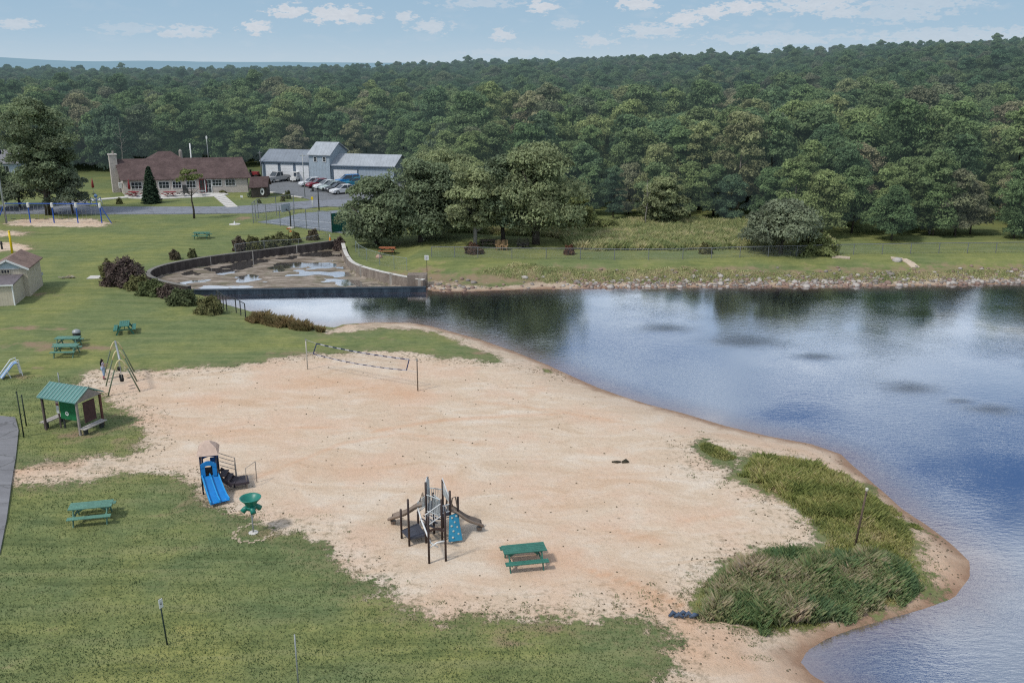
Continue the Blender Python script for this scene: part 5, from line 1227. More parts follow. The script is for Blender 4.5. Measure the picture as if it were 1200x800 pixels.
Rb = [(.10,.14),(.085,.115),(.09,.14),(.06,.09),.045,.085,.075,.05,.038,.028,.03,.05,.038,.028,.03,.075,.05,.036,.03,.075,.05,.036,.03]
body = skin_mesh('body', Vb, Eb, Rb, SKIN, root)
Ft = [(9,.03,.115),(9,0,0)]
for hx, hy, hz, sg in ((.44,.11,1.10,1),(.32,-.15,1.02,-1)):
    for k in range(5):
        L_ = [.055,.075,.08,.072,.058][k]; yo = (-.032+k*.016)*1
        if k == 0: pts_ = [(hx-.02,hy-sg*.015,hz),(hx+.0,hy-sg*.045,hz-.01),(hx+.03,hy-sg*.05,hz-.03)]
        else: pts_ = [(hx,hy+yo,hz),(hx+L_*.55,hy+yo*1.15,hz-.005),(hx+L_*.75,hy+yo*1.15,hz-.045)]
        skin_mesh('finger', pts_, [(0,1),(1,2)], [.010,.009,.008], SKIN, body, 0, 1)
skin_mesh('shirt', [Vb[1],Vb[2],Vb[3],Vb[7],(.09,.19,1.22),Vb[11],(.03,-.19,1.2),(0,0,.98)], [(7,0),(0,1),(1,2),(2,3),(3,4),(2,5),(5,6)], [(.10,.13),(.105,.155),(.075,.11),.062,.052,.062,.052,(.115,.15)], TOP, root, 0)
skin_mesh('jeans', [Vb[0],(0,.09,.86),(.03,.10,.48),(0,.10,.30),(0,-.09,.86),(-.01,-.10,.48),(-.045,-.10,.30)], [(0,1),(1,2),(2,3),(0,4),(4,5),(5,6)], [(.115,.15),.088,.062,.055,.088,.062,.055], JEANS, root, 0)
for s_, x in ((1,.0),(-1,-.045)):
    skin_mesh('sock', [(x,s_*.10,.29),(x-.01,s_*.10,.10)], [(0,1)], [.048,.042], PINK, root, 0, 1)
    skin_mesh('shoe', [(x-.05,s_*.10,.045),(x+.05,s_*.105,.045),(x+.16,s_*.11,.035)], [(0,1),(1,2)], [.045,.045,.038], RUBBER, root, 1, 1)
skin_mesh('hair', [(.02,0,1.575),(-.045,0,1.52),(-.07,0,1.38),(-.085,0,1.2),(-.08,0,1.08)], [(0,1),(1,2),(2,3),(3,4)], [(.098,.098),(.09,.10),(.06,.11),(.05,.10),(.03,.07)], HAIR, root, 1)
fe = MB(); [fe.lathe([(.002,-.009),(.009,0),(.002,.009)], 8, (.112, s_*.03, 1.535)) for s_ in (-1, 1)]; fe.build('eye', DARKMETAL, body)
MB().tube([(.105,0,1.53),(.13,0,1.505),(.112,0,1.495)], [.008,.014,.008], 6).build('nose', SKIN, body, True); MB().tube([(.108,-.022,1.472),(.114,0,1.47),(.108,.022,1.472)], .005, 6).build('mouth', REDPAINT, body)

# ================================================================== volleyball
pL, pR = spot(360.5, 432.8), spot(489.7, 457.8)
hL, hR = top_z(360.5, 432.8, 397, pL.z), top_z(489.7, 457.8, 420.5, pR.z)
for p_, h_, lab, m_ in ((pL, hL, 'pale left pole of the volleyball court at the edge of the grass', paint('pale_pole', (.45,.43,.38), .6, .1, 5)), (pR, hR, 'brown right pole of the volleyball court on the sand', paint('rusty_pole', (.17,.13,.10), .7, .2, 5))):
    rt = thing('volleyball_pole', lab, 'pole', p_); hh = h_-p_.z; MB().tube([(0,0,-.2),(0,0,hh)], .04, 10).build('shaft', m_, rt, True); MB().lathe([(.05,hh-.12),(.05,hh)], 10).build('collar', GREYMETAL, rt)
root = thing('volleyball_net', 'sagging volleyball net with navy and white tape border strung over the sand', 'volleyball net', (pL+pR)/2)
cN = (pL+pR)/2; dN = (pR-pL); dN.z = 0
def on_line(u, v):
    """point on the upright plane between both poles"""
    a_, b_ = (u-600)/F, (400-v)/F; d_ = Vector((a_, cP+b_*sP, -sP+b_*cP)); nrm = Vector((-dN.y, dN.x, 0)); t_ = nrm.dot(pL-Vector((0,0,CH)))/nrm.dot(d_); return Vector((0,0,CH))+d_*t_-cN
TL, TR, BL, BR = on_line(371,402.5), on_line(479.5,421), on_line(367,414.5), on_line(476.3,433.6)
NAVY = paint('navy_tape', (.02,.035,.11), .7, .2, 8); TAPEW = paint('grey_tape', (.42,.43,.50), .7, .2, 8)
def taped(P0, P1, sag, name, w=.075):
    o = None
    for par, m_ in ((0, NAVY), (1, TAPEW)):
        b = MB(); n = 22
        for k in range(n):
            if k % 2 != par: continue
            q = [P0.lerp(P1, j/n)-Vector((0,0,sag*4*(j/n)*(1-j/n))) for j in (k, k+1)]; b.bar(q[0], q[1], .015, w)
        b.build(name, m_, root)
taped(TL, TR, .10, 'top_tape'); taped(BL, BR, .16, 'bottom_tape', .06)
b = MB(); b.bar(TL, BL, .02, .07); b.bar(TR, BR, .02, .07); b.build('side_tape', NAVY, root)
m, t = newmat('netting'); tc = t.n('ShaderNodeTexCoord').outputs['Object']; tr = t.n('ShaderNodeBsdfTransparent'); df = t.n('ShaderNodeBsdfDiffuse'); df.inputs[0].default_value = (.05,.05,.06,1)
mx = t.n('ShaderNodeMixShader'); mx.inputs[0].default_value = .06; t.val(mx.inputs[1], tr.outputs[0]); t.val(mx.inputs[2], df.outputs[0]); t.out(mx.outputs[0]); NETM = m
b = MB(); n = 12
for k in range(n):
    j0, j1 = k/n, (k+1)/n; s0, s1 = 4*j0*(1-j0), 4*j1*(1-j1); z = Vector((0,0,1)); b.quad(TL.lerp(TR,j0)-z*.10*s0, TL.lerp(TR,j1)-z*.10*s1, BL.lerp(BR,j1)-z*.16*s1, BL.lerp(BR,j0)-z*.16*s0)
b.build('netting', NETM, root)
for P0, tp, p_ in ((TL, hL, pL), (TR, hR, pR)): MB().tube([P0, Vector((p_.x, p_.y, tp-.06))-cN], .01, 5).build('rope', TAPEW, root)
for P0, tp, p_ in ((BL, hL-.9, pL), (BR, hR-.9, pR)): MB().tube([P0, Vector((p_.x, p_.y, tp))-cN], .01, 5).build('rope', TAPEW, root)

# ================================================================== slide tower
g = spot(245, 577); root = thing('slide_tower', 'small play tower with tan roof, double blue slide and dark step platform', 'playground tower', g)
def W3(u, vb, z=0): q = spot(u, vb)-g; return Vector((q.x, q.y, z))
A0, A1 = W3(238.5, 579), W3(257, 577); ux = (A1-A0); TW = ux.length; ux.normalize(); uy = Vector((-ux.y, ux.x, 0)); TD = 1.05
PDK = paint('navy_metal_post', (.03,.035,.06), .5, .2, 5)
for a, b_ in ((0,0),(1,0),(0,1),(1,1)): p0 = A0+ux*TW*a+uy*TD*b_; MB().tube([p0+Vector((0,0,-.1)), p0+Vector((0,0,2.12))], .045, 8).build('post', PDK, root, True)
b = MB(); b.hexa([A0+ux*x+uy*y+Vector((0,0,z)) for z in (.93,1.0) for x, y in ((.03,.03),(TW-.03,.03),(TW-.03,TD-.03),(.03,TD-.03))]); b.build('deck', RUBBER, root)
ROOFT = paint('tan_roof_plastic', (.56,.42,.34), .7, .15, 6); b = MB(); o_ = .14; zc = 2.08
e = [A0+ux*x+uy*y+Vector((0,0,zc)) for x, y in ((-o_,-o_),(TW+o_,-o_),(TW+o_,TD+o_),(-o_,TD+o_))]; mm = [A0+ux*(TW/2+x)+uy*(TD/2+y)+Vector((0,0,zc+.27)) for x, y in ((-.40,-.36),(.40,-.36),(.40,.36),(-.40,.36))]; mt = [A0+ux*(TW/2+x)+uy*(TD/2+y)+Vector((0,0,zc+.52)) for x, y in ((-.12,-.1),(.12,-.1),(.12,.1),(-.12,.1))]
for lo, hi in ((e, mm), (mm, mt)):
    for k in range(4): b.quad(lo[k], lo[(k+1) % 4], hi[(k+1) % 4], hi[k])
b.quad(*mt); b.quad(*reversed(e)); b.build('roof', ROOFT, root)
# double slide
cs = A0+ux*(TW/2); sd_ = (-uy+ux*.34).normalized(); sx_ = Vector((-sd_.y, sd_.x, 0))
prof = [(0,.99),(.18,.94),(.45,.72),(.8,.47),(1.15,.27),(1.4,.2),(1.58,.19)]
for k, off in enumerate((-.19, .19)):
    b = MB()
    for (s0, z0), (s1, z1) in zip(prof, prof[1:]):
        q0, q1 = cs+sd_*s0+sx_*off*(1+.12*s0), cs+sd_*s1+sx_*off*(1+.12*s1); hw0, hw1 = .165*(1+.12*s0), .165*(1+.12*s1)
        b.quad(q0-sx_*hw0+Vector((0,0,z0)), q0+sx_*hw0+Vector((0,0,z0)), q1+sx_*hw1+Vector((0,0,z1)), q1-sx_*hw1+Vector((0,0,z1)))
        b.quad(q0-sx_*hw0+Vector((0,0,z0-.03)), q1-sx_*hw1+Vector((0,0,z1-.03)), q1+sx_*hw1+Vector((0,0,z1-.03)), q0+sx_*hw0+Vector((0,0,z0-.03)))
    b.build('slide_chute', BLUEPLASTIC, root, True, recalc=False)
for off in (-.375, 0, .375):
    b = MB()
    for (s0, z0), (s1, z1) in zip(prof, prof[1:]): b.bar(cs+sd_*s0+sx_*off*(1+.12*s0)+Vector((0,0,z0+.04)), cs+sd_*s1+sx_*off*(1+.12*s1)+Vector((0,0,z1+.04)), .05, .17)
    b.build('slide_side', paint('light_blue_plastic', (.03,.33,.72), .35, .1, 4, spec=.5), root)
for s_ in (-.3, .3): q = cs+sd_*1.4+sx_*s_; MB().tube([q+Vector((0,0,.2)), q], .035, 7).build('slide_leg', GREYMETAL, root)
def arch_panel(o, t_, w, z0, z1, rise, name, mat, th=.05, n=12, hole=None):
    b = MB(); nr = Vector((t_.y, -t_.x, 0))*th
    for k in range(n):
        for f0, f1 in (((k/n), ((k+1)/n)),):
            a, c_ = o+t_*w*f0, o+t_*w*f1; za, zc_ = z1+rise*math.sin(math.pi*f0), z1+rise*math.sin(math.pi*f1); lo = lambda f: z0+(rise*.9*math.sin(math.pi*f) if hole else 0)
            b.hexa([a+Vector((0,0,lo(f0))), c_+Vector((0,0,lo(f1))), c_+nr+Vector((0,0,lo(f1))), a+nr+Vector((0,0,lo(f0))), a+Vector((0,0,za)), c_+Vector((0,0,zc_)), c_+nr+Vector((0,0,zc_)), a+nr+Vector((0,0,za))])
    return b.build(name, mat, root)
arch_panel(A0+uy*-.03, ux, TW, 1.42, 1.62, .16, 'slide_hood', BLUEPLASTIC, .10, hole=True)
for q in (0, TW-.2): 
    b = MB(); p0 = A0+ux*q-uy*.05; b.hexa([p0+ux*x+uy*y+Vector((0,0,z)) for z in (1.0,1.5) for x, y in ((0,-.06),(.2,-.06),(.2,0),(0,0))]); b.build('hood_side', BLUEPLASTIC, root)
arch_panel(A0+uy*(TD-.02), ux, TW, 1.45, 1.75, .14, 'arch_panel', paint('deep_blue_plastic', (.012,.09,.30), .4, .15, 4, spec=.5), .05, hole=True)
b = MB(); p0 = A0+uy*TD; b.hexa([p0+ux*x+uy*y+Vector((0,0,z)) for z in (1.0,1.5) for x, y in ((TW*.5,-.03),(TW*.95,-.03),(TW*.95,0),(TW*.5,0))]); b.build('back_panel', paint('deep_blue_plastic', (.012,.09,.30)), root)
b = MB(); b.hexa([A0+ux*x+uy*y+Vector((0,0,z)) for z in (1.02,1.75) for x, y in ((-.05,.1),(-.02,.1),(-.02,TD-.1),(-.05,TD-.1))]); b.build('side_panel', ROOFT, root)
# steps and transfer platform to the right
DKP = paint('dark_plum_deck', (.055,.045,.055), .6, .2, 6)
P1 = A1+uy*.55; P2 = W3(275, 571); P3 = W3(289, 568.5)
sv = (P2-P1); sv.z = 0; sn = sv.normalized(); sp_ = Vector((-sn.y, sn.x, 0))
for k in range(3):
    q = P1+sn*(.10+sv.length*.85*(k/3.0)); z = .80-.2*k; MB().bar(q+Vector((0,0,z)), q+sn*.34+Vector((0,0,z)), .8, .05).build('step', DKP, root)
for s_ in (-.42, .42): MB().bar(P1+sp_*s_+Vector((0,0,.86)), P2+sp_*s_+Vector((0,0,.3)), .05, .2).build('stringer', DKP, root)
MB().bar(P2+Vector((0,0,.34)), P3+sn*.12+Vector((0,0,.34)), .85, .12).build('platform', DKP, root)
for q in (P2, P3): MB().tube([q+Vector((0,0,.3)), q+Vector((0,0,-.05))], .05, 8).build('platform_leg', PDK, root)
RAILM = paint('beige_rail', (.38,.34,.30), .5, .15, 5)
for z in (0, .22, .44, .66): MB().tube([P1+sp_*.45+Vector((0,0,1.05+z)), P1+sn*.75+sp_*.45+Vector((0,0,.80+z*.95))], .018, 6).build('handrail', RAILM, root)
MB().tube([P1+sn*.75+sp_*.45+Vector((0,0,1.45)), P1+sn*.78+sp_*.45+Vector((0,0,.4))], .025, 6).build('rail_post', RAILM, root)
MB().tube([P2+sp_*.45+Vector((0,0,1.15)), P2+sp_*.45], .025, 6).build('rail_post', RAILM, root)
b = MB(); q0, q1 = P3+sn*.1-sp_*.35, P3+sn*.45+sp_*.35; b.tube([q0, q0+Vector((0,0,1.1)), q1+Vector((0,0,1.15)), q1], .022, 6); b.build('grab_rail', RAILM, root, True)

# ================================================================== climbing frame
g = spot(508, 628); root = thing('climbing_frame', 'climbing frame with tall brown posts, two taupe slides and a blue climbing panel', 'climbing frame', g)
def cpost(u, vb, vt, name='post', r=.05):
    q = spot(u, vb); h_ = top_z(u, vb, vt, q.z)-q.z; p0 = q-g; MB().tube([p0+Vector((0,0,-.15)), p0+Vector((0,0,h_))], r, 9).build(name, BROWNMETAL, root, True)
    MB; return Vector((p0.x, p0.y, 0)), h_
p1, _ = cpost(470.8, 630.5, 596.5); p2, _ = cpost(479.8, 639.5, 584.8); p3, _ = cpost(490.3, 622, 599); p4, _ = cpost(499.5, 635.8, 609)
p5, _ = cpost(503, 659.8, 605); p6, _ = cpost(522.5, 657, 599); p7, _ = cpost(518.3, 633, 585); p8, _ = cpost(508.8, 624.5, 577.2)
p9, h9 = cpost(500.4, 626, 565); p10, h10 = cpost(502.6, 616, 558.5); p11, h11 = cpost(519.7, 618, 562); p12, _ = cpost(528.2, 630, 575); p13, _ = cpost(537.3, 626.5, 582)
up = lambda p, z: p+Vector((0,0,z))
DECK = paint('slate_deck', (.065,.07,.09), .6, .2, 8); GREYP = paint('grey_panel', (.48,.52,.53), .6, .15, 6); BAR = paint('pale_rail', (.62,.64,.65), .5, .1, 6)
def slab(name, ps, z, th, mat, par=root):
    b = MB(); b.hexa([up(p, z-th) for p in ps]+[up(p, z) for p in ps]) ; return b.build(name, mat, par)
slab('platform', [p1, p2, p4, p3], .42, .1, DECK)
slab('deck', [p9, p7, p12, p11], 1.22, .08, DECK)
slab('deck', [p10, p9, p8.lerp(p7,.3), p11], 1.30, .06, DECK)
slab('deck', [p7, p12.lerp(p7,.1), p13.lerp(p12,.0), p12], 1.10, .05, DECK)
# stairs from platform up to the deck
for k in range(4):
    a_, c_ = p3.lerp(p9, .18+.2*k), p4.lerp(p7, .18+.2*k); a2, c2_ = p3.lerp(p9, .36+.2*k), p4.lerp(p7, .36+.2*k); slab('step', [a_, c_, c2_, a2], .58+.17*k, .04, DECK)
# bowed bridge in front
b = MB(); n = 8
q0, q1 = p4.lerp(p5, .15), p6.lerp(p7, .45)
for k in range(n):
    f0, f1 = k/n, (k+1)/n; z0, z1 = .62+.42*math.sin(f0*2.0), .62+.42*math.sin(f1*2.0)
    b.bar(up(q0.lerp(q1, f0), z0), up(q0.lerp(q1, f1), z1), .10, .10)
b.build('arch_beam', BROWNMETAL, root)
MB().tube([up(p3, 1.25), up(p3.lerp(p5, .35), 1.1), up(p5.lerp(p6, .1), .98), up(p5.lerp(p6, .55), .72)], .04, 8).build('white_rail', WHITE, root, True)
MB().tube([up(p5.lerp(p6, .05), .75), up(p5.lerp(p6, .5), .95), up(p6, .98)], .035, 8).build('white_rail', WHITE, root, True)
def barpanel(a_, c_, z0, z1, n, name='bar_panel', m_=GREYP, r=.014, dz=0):
    b = MB(); 
    for z in (0, 1): b.tube([up(a_, (z0, z1)[z]), up(c_, (z0, z1)[z]+dz)], .025, 6)
    for k in range(n+1): q = a_.lerp(c_, k/n); b.tube([up(q, z0+dz*k/n), up(q, z1+dz*k/n)], r, 5)
    return b.build(name, m_, root)
barpanel(p9, p7, 1.2, 2.0, 10); barpanel(p8, p7, 1.2, 1.95, 6); barpanel(p3, p9, .95, 1.45, 7, dz=.5); barpanel(p4, p7, .8, 1.4, 9, dz=.45, m_=BAR)
barpanel(p7, p12, 1.35, 1.7, 4, m_=BAR); barpanel(p10, p11, 1.3, 1.95, 8)
def meshpanel(a_, c_, z0, z1, name='mesh_panel', arch=.2):
    b = MB(); n = 8
    for k in range(n):
        f0, f1 = k/n, (k+1)/n; r0_, r1_ = (arch*(f0-.5)**2*-4+arch), (arch*(f1-.5)**2*-4+arch); b.quad(up(a_.lerp(c_, f0), z0), up(a_.lerp(c_, f1), z0), up(a_.lerp(c_, f1), z1+r1_), up(a_.lerp(c_, f0), z1+r0_))
    po = b.build(name, paint('pale_mesh_panel', (.50,.54,.55), .6, .3, 14), root); return po
meshpanel(p9.lerp(p10,.05), p10.lerp(p8,.35), 1.75, 2.45); meshpanel(p11, p12, 1.7, 2.35, arch=-.25)
b = MB(); b.tube([up(p9, 2.45), up(p9.lerp(p10, .5), 2.6), up(p10, 2.5)], .025, 6); b.tube([up(p11, 2.5), up(p11.lerp(p12,.5), 2.2), up(p12, 1.9)], .025, 6); b.build('hoop', BAR, root, True)
# taupe slides
def taupe_slide(P0, z0, P1_, side, name='slide'):
    """trough from the deck to the sand"""
    d_ = (P1_-P0); d_.z = 0; s_ = Vector((-d_.y, d_.x, 0)).normalized()*side; n = 14; w_ = .27
    b = MB(); pr2 = [(-w_,.16),(-w_+.05,.17),(-w_*.8,.02),(0,-.03),(w_*.8,.02),(w_-.05,.17),(w_,.16),(w_,.05),(0,-.09),(-w_,.05)]
    rings = []
    for k in range(n+1):
        f = k/n; z = z0*(1-(f**1.15))+.22*f*1.0+ .10*math.sin(f*6.28*1.2)*(1-f); bow = math.sin(math.pi*f)*.18
        c_ = P0+d_*f+s_*bow; i0 = len(b.v)
        for x, h_ in pr2: b.v.append(tuple(c_+s_*x+Vector((0,0,z+h_))))
        rings.append(i0)
    m_ = len(pr2)
    for k in range(n):
        for j in range(m_): b.f.append((rings[k]+j, rings[k]+(j+1) % m_, rings[k+1]+(j+1) % m_, rings[k+1]+j)); b.m.append(0)
    b.f += [tuple(range(rings[0], rings[0]+m_)), tuple(reversed(range(rings[-1], rings[-1]+m_)))]; b.m += [0, 0]
    o = b.build(name, TAUPE, root, True); e = P1_-d_.normalized()*.15
    q = MB(); q.tube([e+Vector((0,0,.18)), e+Vector((0,0,-.05))], [.14,.10], 8); q.build('slide_foot', TAUPE, o)
    for h_ in (-1, 1): MB().tube([P0+s_*h_*.27+Vector((0,0,z0+.1)), P0+s_*h_*.29+d_*.04+Vector((0,0,z0+.75)), P0+s_*h_*.27+d_*.12+Vector((0,0,z0+.28))], [.05,.045,.04], 7).build('slide_hood', TAUPE, o, True)
e1_ = spot(457.5, 613)-g; e1_.z = 0; e2_ = spot(565.5, 620)-g; e2_.z = 0
taupe_slide(p9.lerp(p10, .5), 1.28, e1_, 1); taupe_slide(p12.lerp(p11, .35), 1.22, e2_, -1)
# blue climbing panel
c0, c1 = p12.lerp(p7, .45), p13; c0, c1 = p12+(p13-p12)*-.12, p13-(p13-p12)*.12
f0_, f1_ = spot(525.5, 637.5)-g, spot(541.5, 635)-g; f0_.z = f1_.z = 0
tA, tB = up(c0, 1.15), up(c1, 1.15); bA, bB = up(f0_, .12), up(f1_, .12)
nrm = (tB-tA).cross(bA-tA).normalized(); nrm = nrm if nrm.y < 0 else -nrm
b = MB(); b.hexa([tA, tB, bB, bA, tA+nrm*.05, tB+nrm*.05, bB+nrm*.05, bA+nrm*.05]); cl = b.build('climbing_panel', TEALPLASTIC, root)
HOLD = paint('beige_hold', (.45,.47,.42), .6, .1, 5)
for fx_, fy_ in ((.25,.12),(.75,.1),(.5,.3),(.2,.42),(.7,.5),(.35,.62),(.75,.75),(.3,.85)):
    q = tA.lerp(tB, fx_).lerp(bA.lerp(bB, fx_), fy_)+nrm*.06; b = MB(); b.lathe([(.055,-.02),(.05,.02),(.02,.04)], 9, tuple(q)); b.build('hold', HOLD, cl)
for q in (f0_.lerp(f1_, .15), f0_.lerp(f1_, .85)): MB().tube([up(q, .14), up(q, -.05)], .03, 6).build('panel_foot', GREYMETAL, root)
b = MB(); b.tube([up(p12.lerp(p13, .0), 1.2), up(p12.lerp(p13,.3), 1.95), up(p12.lerp(p13,.7), 1.95), up(p13, 1.2)], .03, 7); b.build('entry_hoop', TAUPE, root, True)

# ================================================================== blue swing set by the road
b0, b1 = spot(8, 261), spot(119.5, 261.5); hb = top_z(60, 261, 238.5); g = b0.copy(); root = thing('blue_swing_set', 'long blue swing set with white fittings over a strip of wood chips by the road', 'swing set', g)
SB = paint('swing_blue', (.03,.10,.42), .5, .15, 5); dvec = b1-b0; dvec.z = 0; per = Vector((-dvec.y, dvec.x, 0)).normalized()
MB().tube([up(Vector(), hb), up(dvec, hb)], .07, 8).build('top_beam', SB, root)
for k in range(5):
    q = dvec*k/4; MB().tube([q+Vector((0,0,-.1)), up(q, hb)], .085, 8).build('post', SB, root)
    MB().lathe([(.17,hb-.5),(.19,hb-.2),(.17,hb+.1),(.05,hb+.14)], 8, tuple(q)).build('fitting', WHITE, root)
for q, s_ in ((Vector(), -1), (dvec, 1)): MB().tube([up(q, hb-.1), q+dvec.normalized()*s_*1.3], .06, 7).build('end_leg', SB, root)
remember(root)
for k in range(8):
    f = (k//2+.30+.4*(k % 2))/4; sw = thing('belt_swing', 'black belt swing hanging from the blue swing set', 'swing', g+dvec*f+Vector((0,0,hb)), math.atan2(dvec.y, dvec.x), 'belt swings on the blue set')
    for y in (-.28, .28): MB().tube([(y,0,-.05),(y*.9,0,-hb+.5)], .015, 4).build('chain', GREYMETAL, sw)
    MB().box(0,0,-hb+.5,.55,.2,.04).build('seat', RUBBER, sw)
# pale blue play sculpture
g = spot(113.5, 241.5); root = thing('play_spinner', 'pale blue and white star shaped climber on the grass left of the long building', 'climber', g)
MB().tube([(0,0,0),(0,0,1.4)], .1, 8).build('post', WHITE, root)
for k in range(6): a = k*1.047; MB().tube([(math.cos(a)*.1, math.sin(a)*.1, .9),(math.cos(a)*.75, math.sin(a)*.75, .8+.45*(k % 2)),(math.cos(a)*.95, math.sin(a)*.95, .25)], [.09,.07,.05], 7).build('arm', PB if k % 2 else WHITE, root, True)
MB().lathe([(.22,1.3),(.3,1.55),(.1,1.8)], 10).build('cap', PB, root, True)
# timber edging strip at the foot of the blue swings is bare wood chips in the ground sheet

# ================================================================== pool walls and dam
def concrete_wall(name, c, c2):
    m, t = newmat(name); p = t.pos(); n1 = t.noise(t.scale(p, 1, 1, .25), 1.6, 5, .7); n2 = t.noise(p, 6, 4, .6)
    cc = t.mix(t.mr(n1, .35, .65), c, c2); cc = t.mix(t.mr(n2, .45, .8, 0, .5), cc, tuple(x*.5 for x in c)); t.out(t.bsdf(cc, .9, .2, 0, t.bump(n2, .5, .03))); return m
DARKWALL = concrete_wall('dark_stained_timber', (.045,.038,.036), (.10,.085,.078)); PALEWALL = concrete_wall('stained_concrete', (.155,.125,.105), (.30,.255,.215)); STEELBLUE = concrete_wall('wet_dam_concrete', (.018,.028,.04), (.045,.065,.085))
def ribbon(pts, z0, z1, th):
    b = MB(); P_ = [Vector((x, y, 0)) for x, y in pts]; n = len(P_); off = []
    for i in range(n):
        d_ = (P_[min(i+1, n-1)]-P_[max(i-1, 0)]).normalized(); off.append(Vector((-d_.y, d_.x, 0))*th/2)
    for i in range(n):
        for s_, z in ((-1, z0), (1, z0), (1, z1), (-1, z1)): b.v.append(tuple(P_[i]+off[i]*s_+Vector((0, 0, z))))
    for i in range(n-1):
        for j in range(4): b.f.append((i*4+j, i*4+(j+1) % 4, (i+1)*4+(j+1) % 4, (i+1)*4+j)); b.m.append(0)
    b.f += [(3,2,1,0), tuple((n-1)*4+j for j in range(4))]; b.m += [0, 0]; return b
def smooth(pts, it=3):
    for _ in range(it):
        q = [pts[0]]
        for a_, c_ in zip(pts, pts[1:]): q += [(a_[0]*.75+c_[0]*.25, a_[1]*.75+c_[1]*.25), (a_[0]*.25+c_[0]*.75, a_[1]*.25+c_[1]*.75)]
        pts = q+[pts[-1]]
    return pts
arc = smooth([at(*q) for q in ((222,337),(200,333),(184,329),(171.5,323),(178,316),(200,309.5),(240,302.5),(290,296),(340,290),(397,282.5))], 2)
root = thing('pool_wall', 'dark curved retaining wall around the back of the drained pool', 'wall', (*arc[0], 0))
o = ribbon([(x-arc[0][0], y-arc[0][1]) for x, y in arc], -1.2, .12, .4).build('wall', DARKWALL, root)
b = ribbon([(x-arc[0][0], y-arc[0][1]) for x, y in arc], .122, .17, .46); b.build('coping', paint('grey_coping', (.20,.19,.17), .9, .3, 1), root)
for k in range(6, len(arc)-1, 4):
    x, y = arc[k]; b = MB(); b.tube([(x-arc[0][0], y-arc[0][1]-.23, -1.0), (x-arc[0][0], y-arc[0][1]-.23, .2)], .07, 6); b.build('pilaster', CONCRETE, root)
arc2 = smooth([at(*q) for q in ((402,288),(404,296),(407,303),(414,312),(440,320),(470,326.5),(497,331.2))], 2)
root = thing('pool_wall', 'pale stained concrete wall curving around the right side of the drained pool', 'wall', (*arc2[0], 0)); a0_ = arc2[0]
ribbon([(x-a0_[0], y-a0_[1]) for x, y in arc2], -1.25, .28, .35).build('wall', PALEWALL, root); ribbon([(x-a0_[0], y-a0_[1]) for x, y in arc2], .282, .33, .42).build('coping', PALECONC, root)
for k in range(5, len(arc2), 5): x, y = arc2[k]; b = MB(); b.bar((x-a0_[0], y-a0_[1]-.2, -1.2), (x-a0_[0], y-a0_[1]-.2, .38), .3, .2); b.build('pilaster', CONCRETE, root)
q = at(484, 330.6); b = MB(); b.box(0,0,-.2,1.9,1.2,1.7); rt = tag(b.build('outlet_block', PALEWALL, None, loc=(at(489,329)[0], at(489,329)[1]+.2, 0)), 'blocky concrete abutment where the curved wall meets the dam', 'abutment')
d0, d1 = at(215, 338.2), at(499, 334.6); root = thing('dam_wall', 'straight dark dam wall between the drained pool and the lake', 'dam', (*d0, 0)); dd_ = (d1[0]-d0[0], d1[1]-d0[1])
ribbon([(0,0),(dd_[0]*.5, dd_[1]*.5), dd_], -1.6, -.16, .42).build('wall', STEELBLUE, root); ribbon([(0,0),(dd_[0]*.5, dd_[1]*.5), dd_], -.158, -.10, .5).build('cap', paint('dam_cap', (.035,.05,.065), .6, .3, 2), root)

# ================================================================== fences
m, t = newmat('chain_link'); tr = t.n('ShaderNodeBsdfTransparent'); df = t.n('ShaderNodeBsdfPrincipled'); df.inputs['Base Color'].default_value = (.22,.24,.24,1); df.inputs['Roughness'].default_value = .6
mx = t.n('ShaderNodeMixShader'); mx.inputs[0].default_value = .11; t.val(mx.inputs[1], tr.outputs[0]); t.val(mx.inputs[2], df.outputs[0]); t.out(mx.outputs[0]); CHAIN = m
def fence(label, pts, h, step, postm=GREYMETAL, r=.035, mesh=True, name='chain_link_fence', rail=True, railr=None):
    P_ = [Vector((*q, gz(*q))) for q in pts]; o0 = P_[0].copy(); root = thing(name, label, 'fence', o0)
    path = []
    for a_, c_ in zip(P_, P_[1:]):
        n = max(1, round((c_-a_).length/step)); path += [a_.lerp(c_, k/n) for k in range(n)]
    path.append(P_[-1]); path = [Vector((q.x, q.y, gz(q.x, q.y)))-o0 for q in path]
    for q in path: MB().tube([q+Vector((0,0,-.1)), up(q, h)], r, 6).build('post', postm, root)
    if rail: MB().tube([up(q, h) for q in path], railr or r*.8, 5).build('top_rail', postm, root)
    if mesh:
        b = MB(); [b.quad(up(a_, .03), up(c_, .03), up(c_, h), up(a_, h)) for a_, c_ in zip(path, path[1:])]; b.build('mesh', CHAIN, root)
    return root
def sxy(u, v): q = spot(u, v); return (q.x, q.y)
fence('long grey chain link fence along the top of the far bank', [sxy(506,301.5), sxy(560,302.3), sxy(640,303.5), sxy(720,304.4), sxy(800,303.8), sxy(900,301), sxy(1000,298.5), sxy(1100,297), sxy(1200,296), sxy(1330,295)], 1.15, 3.0, paint('fence_grey', (.17,.18,.19), .6, .15, 4), .04, railr=.04)
fence('low chain link fence curving on the grass inside the pale pool wall', [sxy(417,296), sxy(421,301), sxy(430,306), sxy(445,311), sxy(462,315), sxy(477,317.5)], 1.35, 2.4, paint('pale_green_grey', (.24,.29,.28), .6, .15, 4), .03)
fence('high chain link fence around the ball court below the road', [sxy(389,273.6), sxy(345,267), sxy(297,261.5), sxy(303,256), sxy(345,250)], 2.7, 2.6, paint('court_fence_grey', (.20,.22,.23), .6, .15, 4), .05)
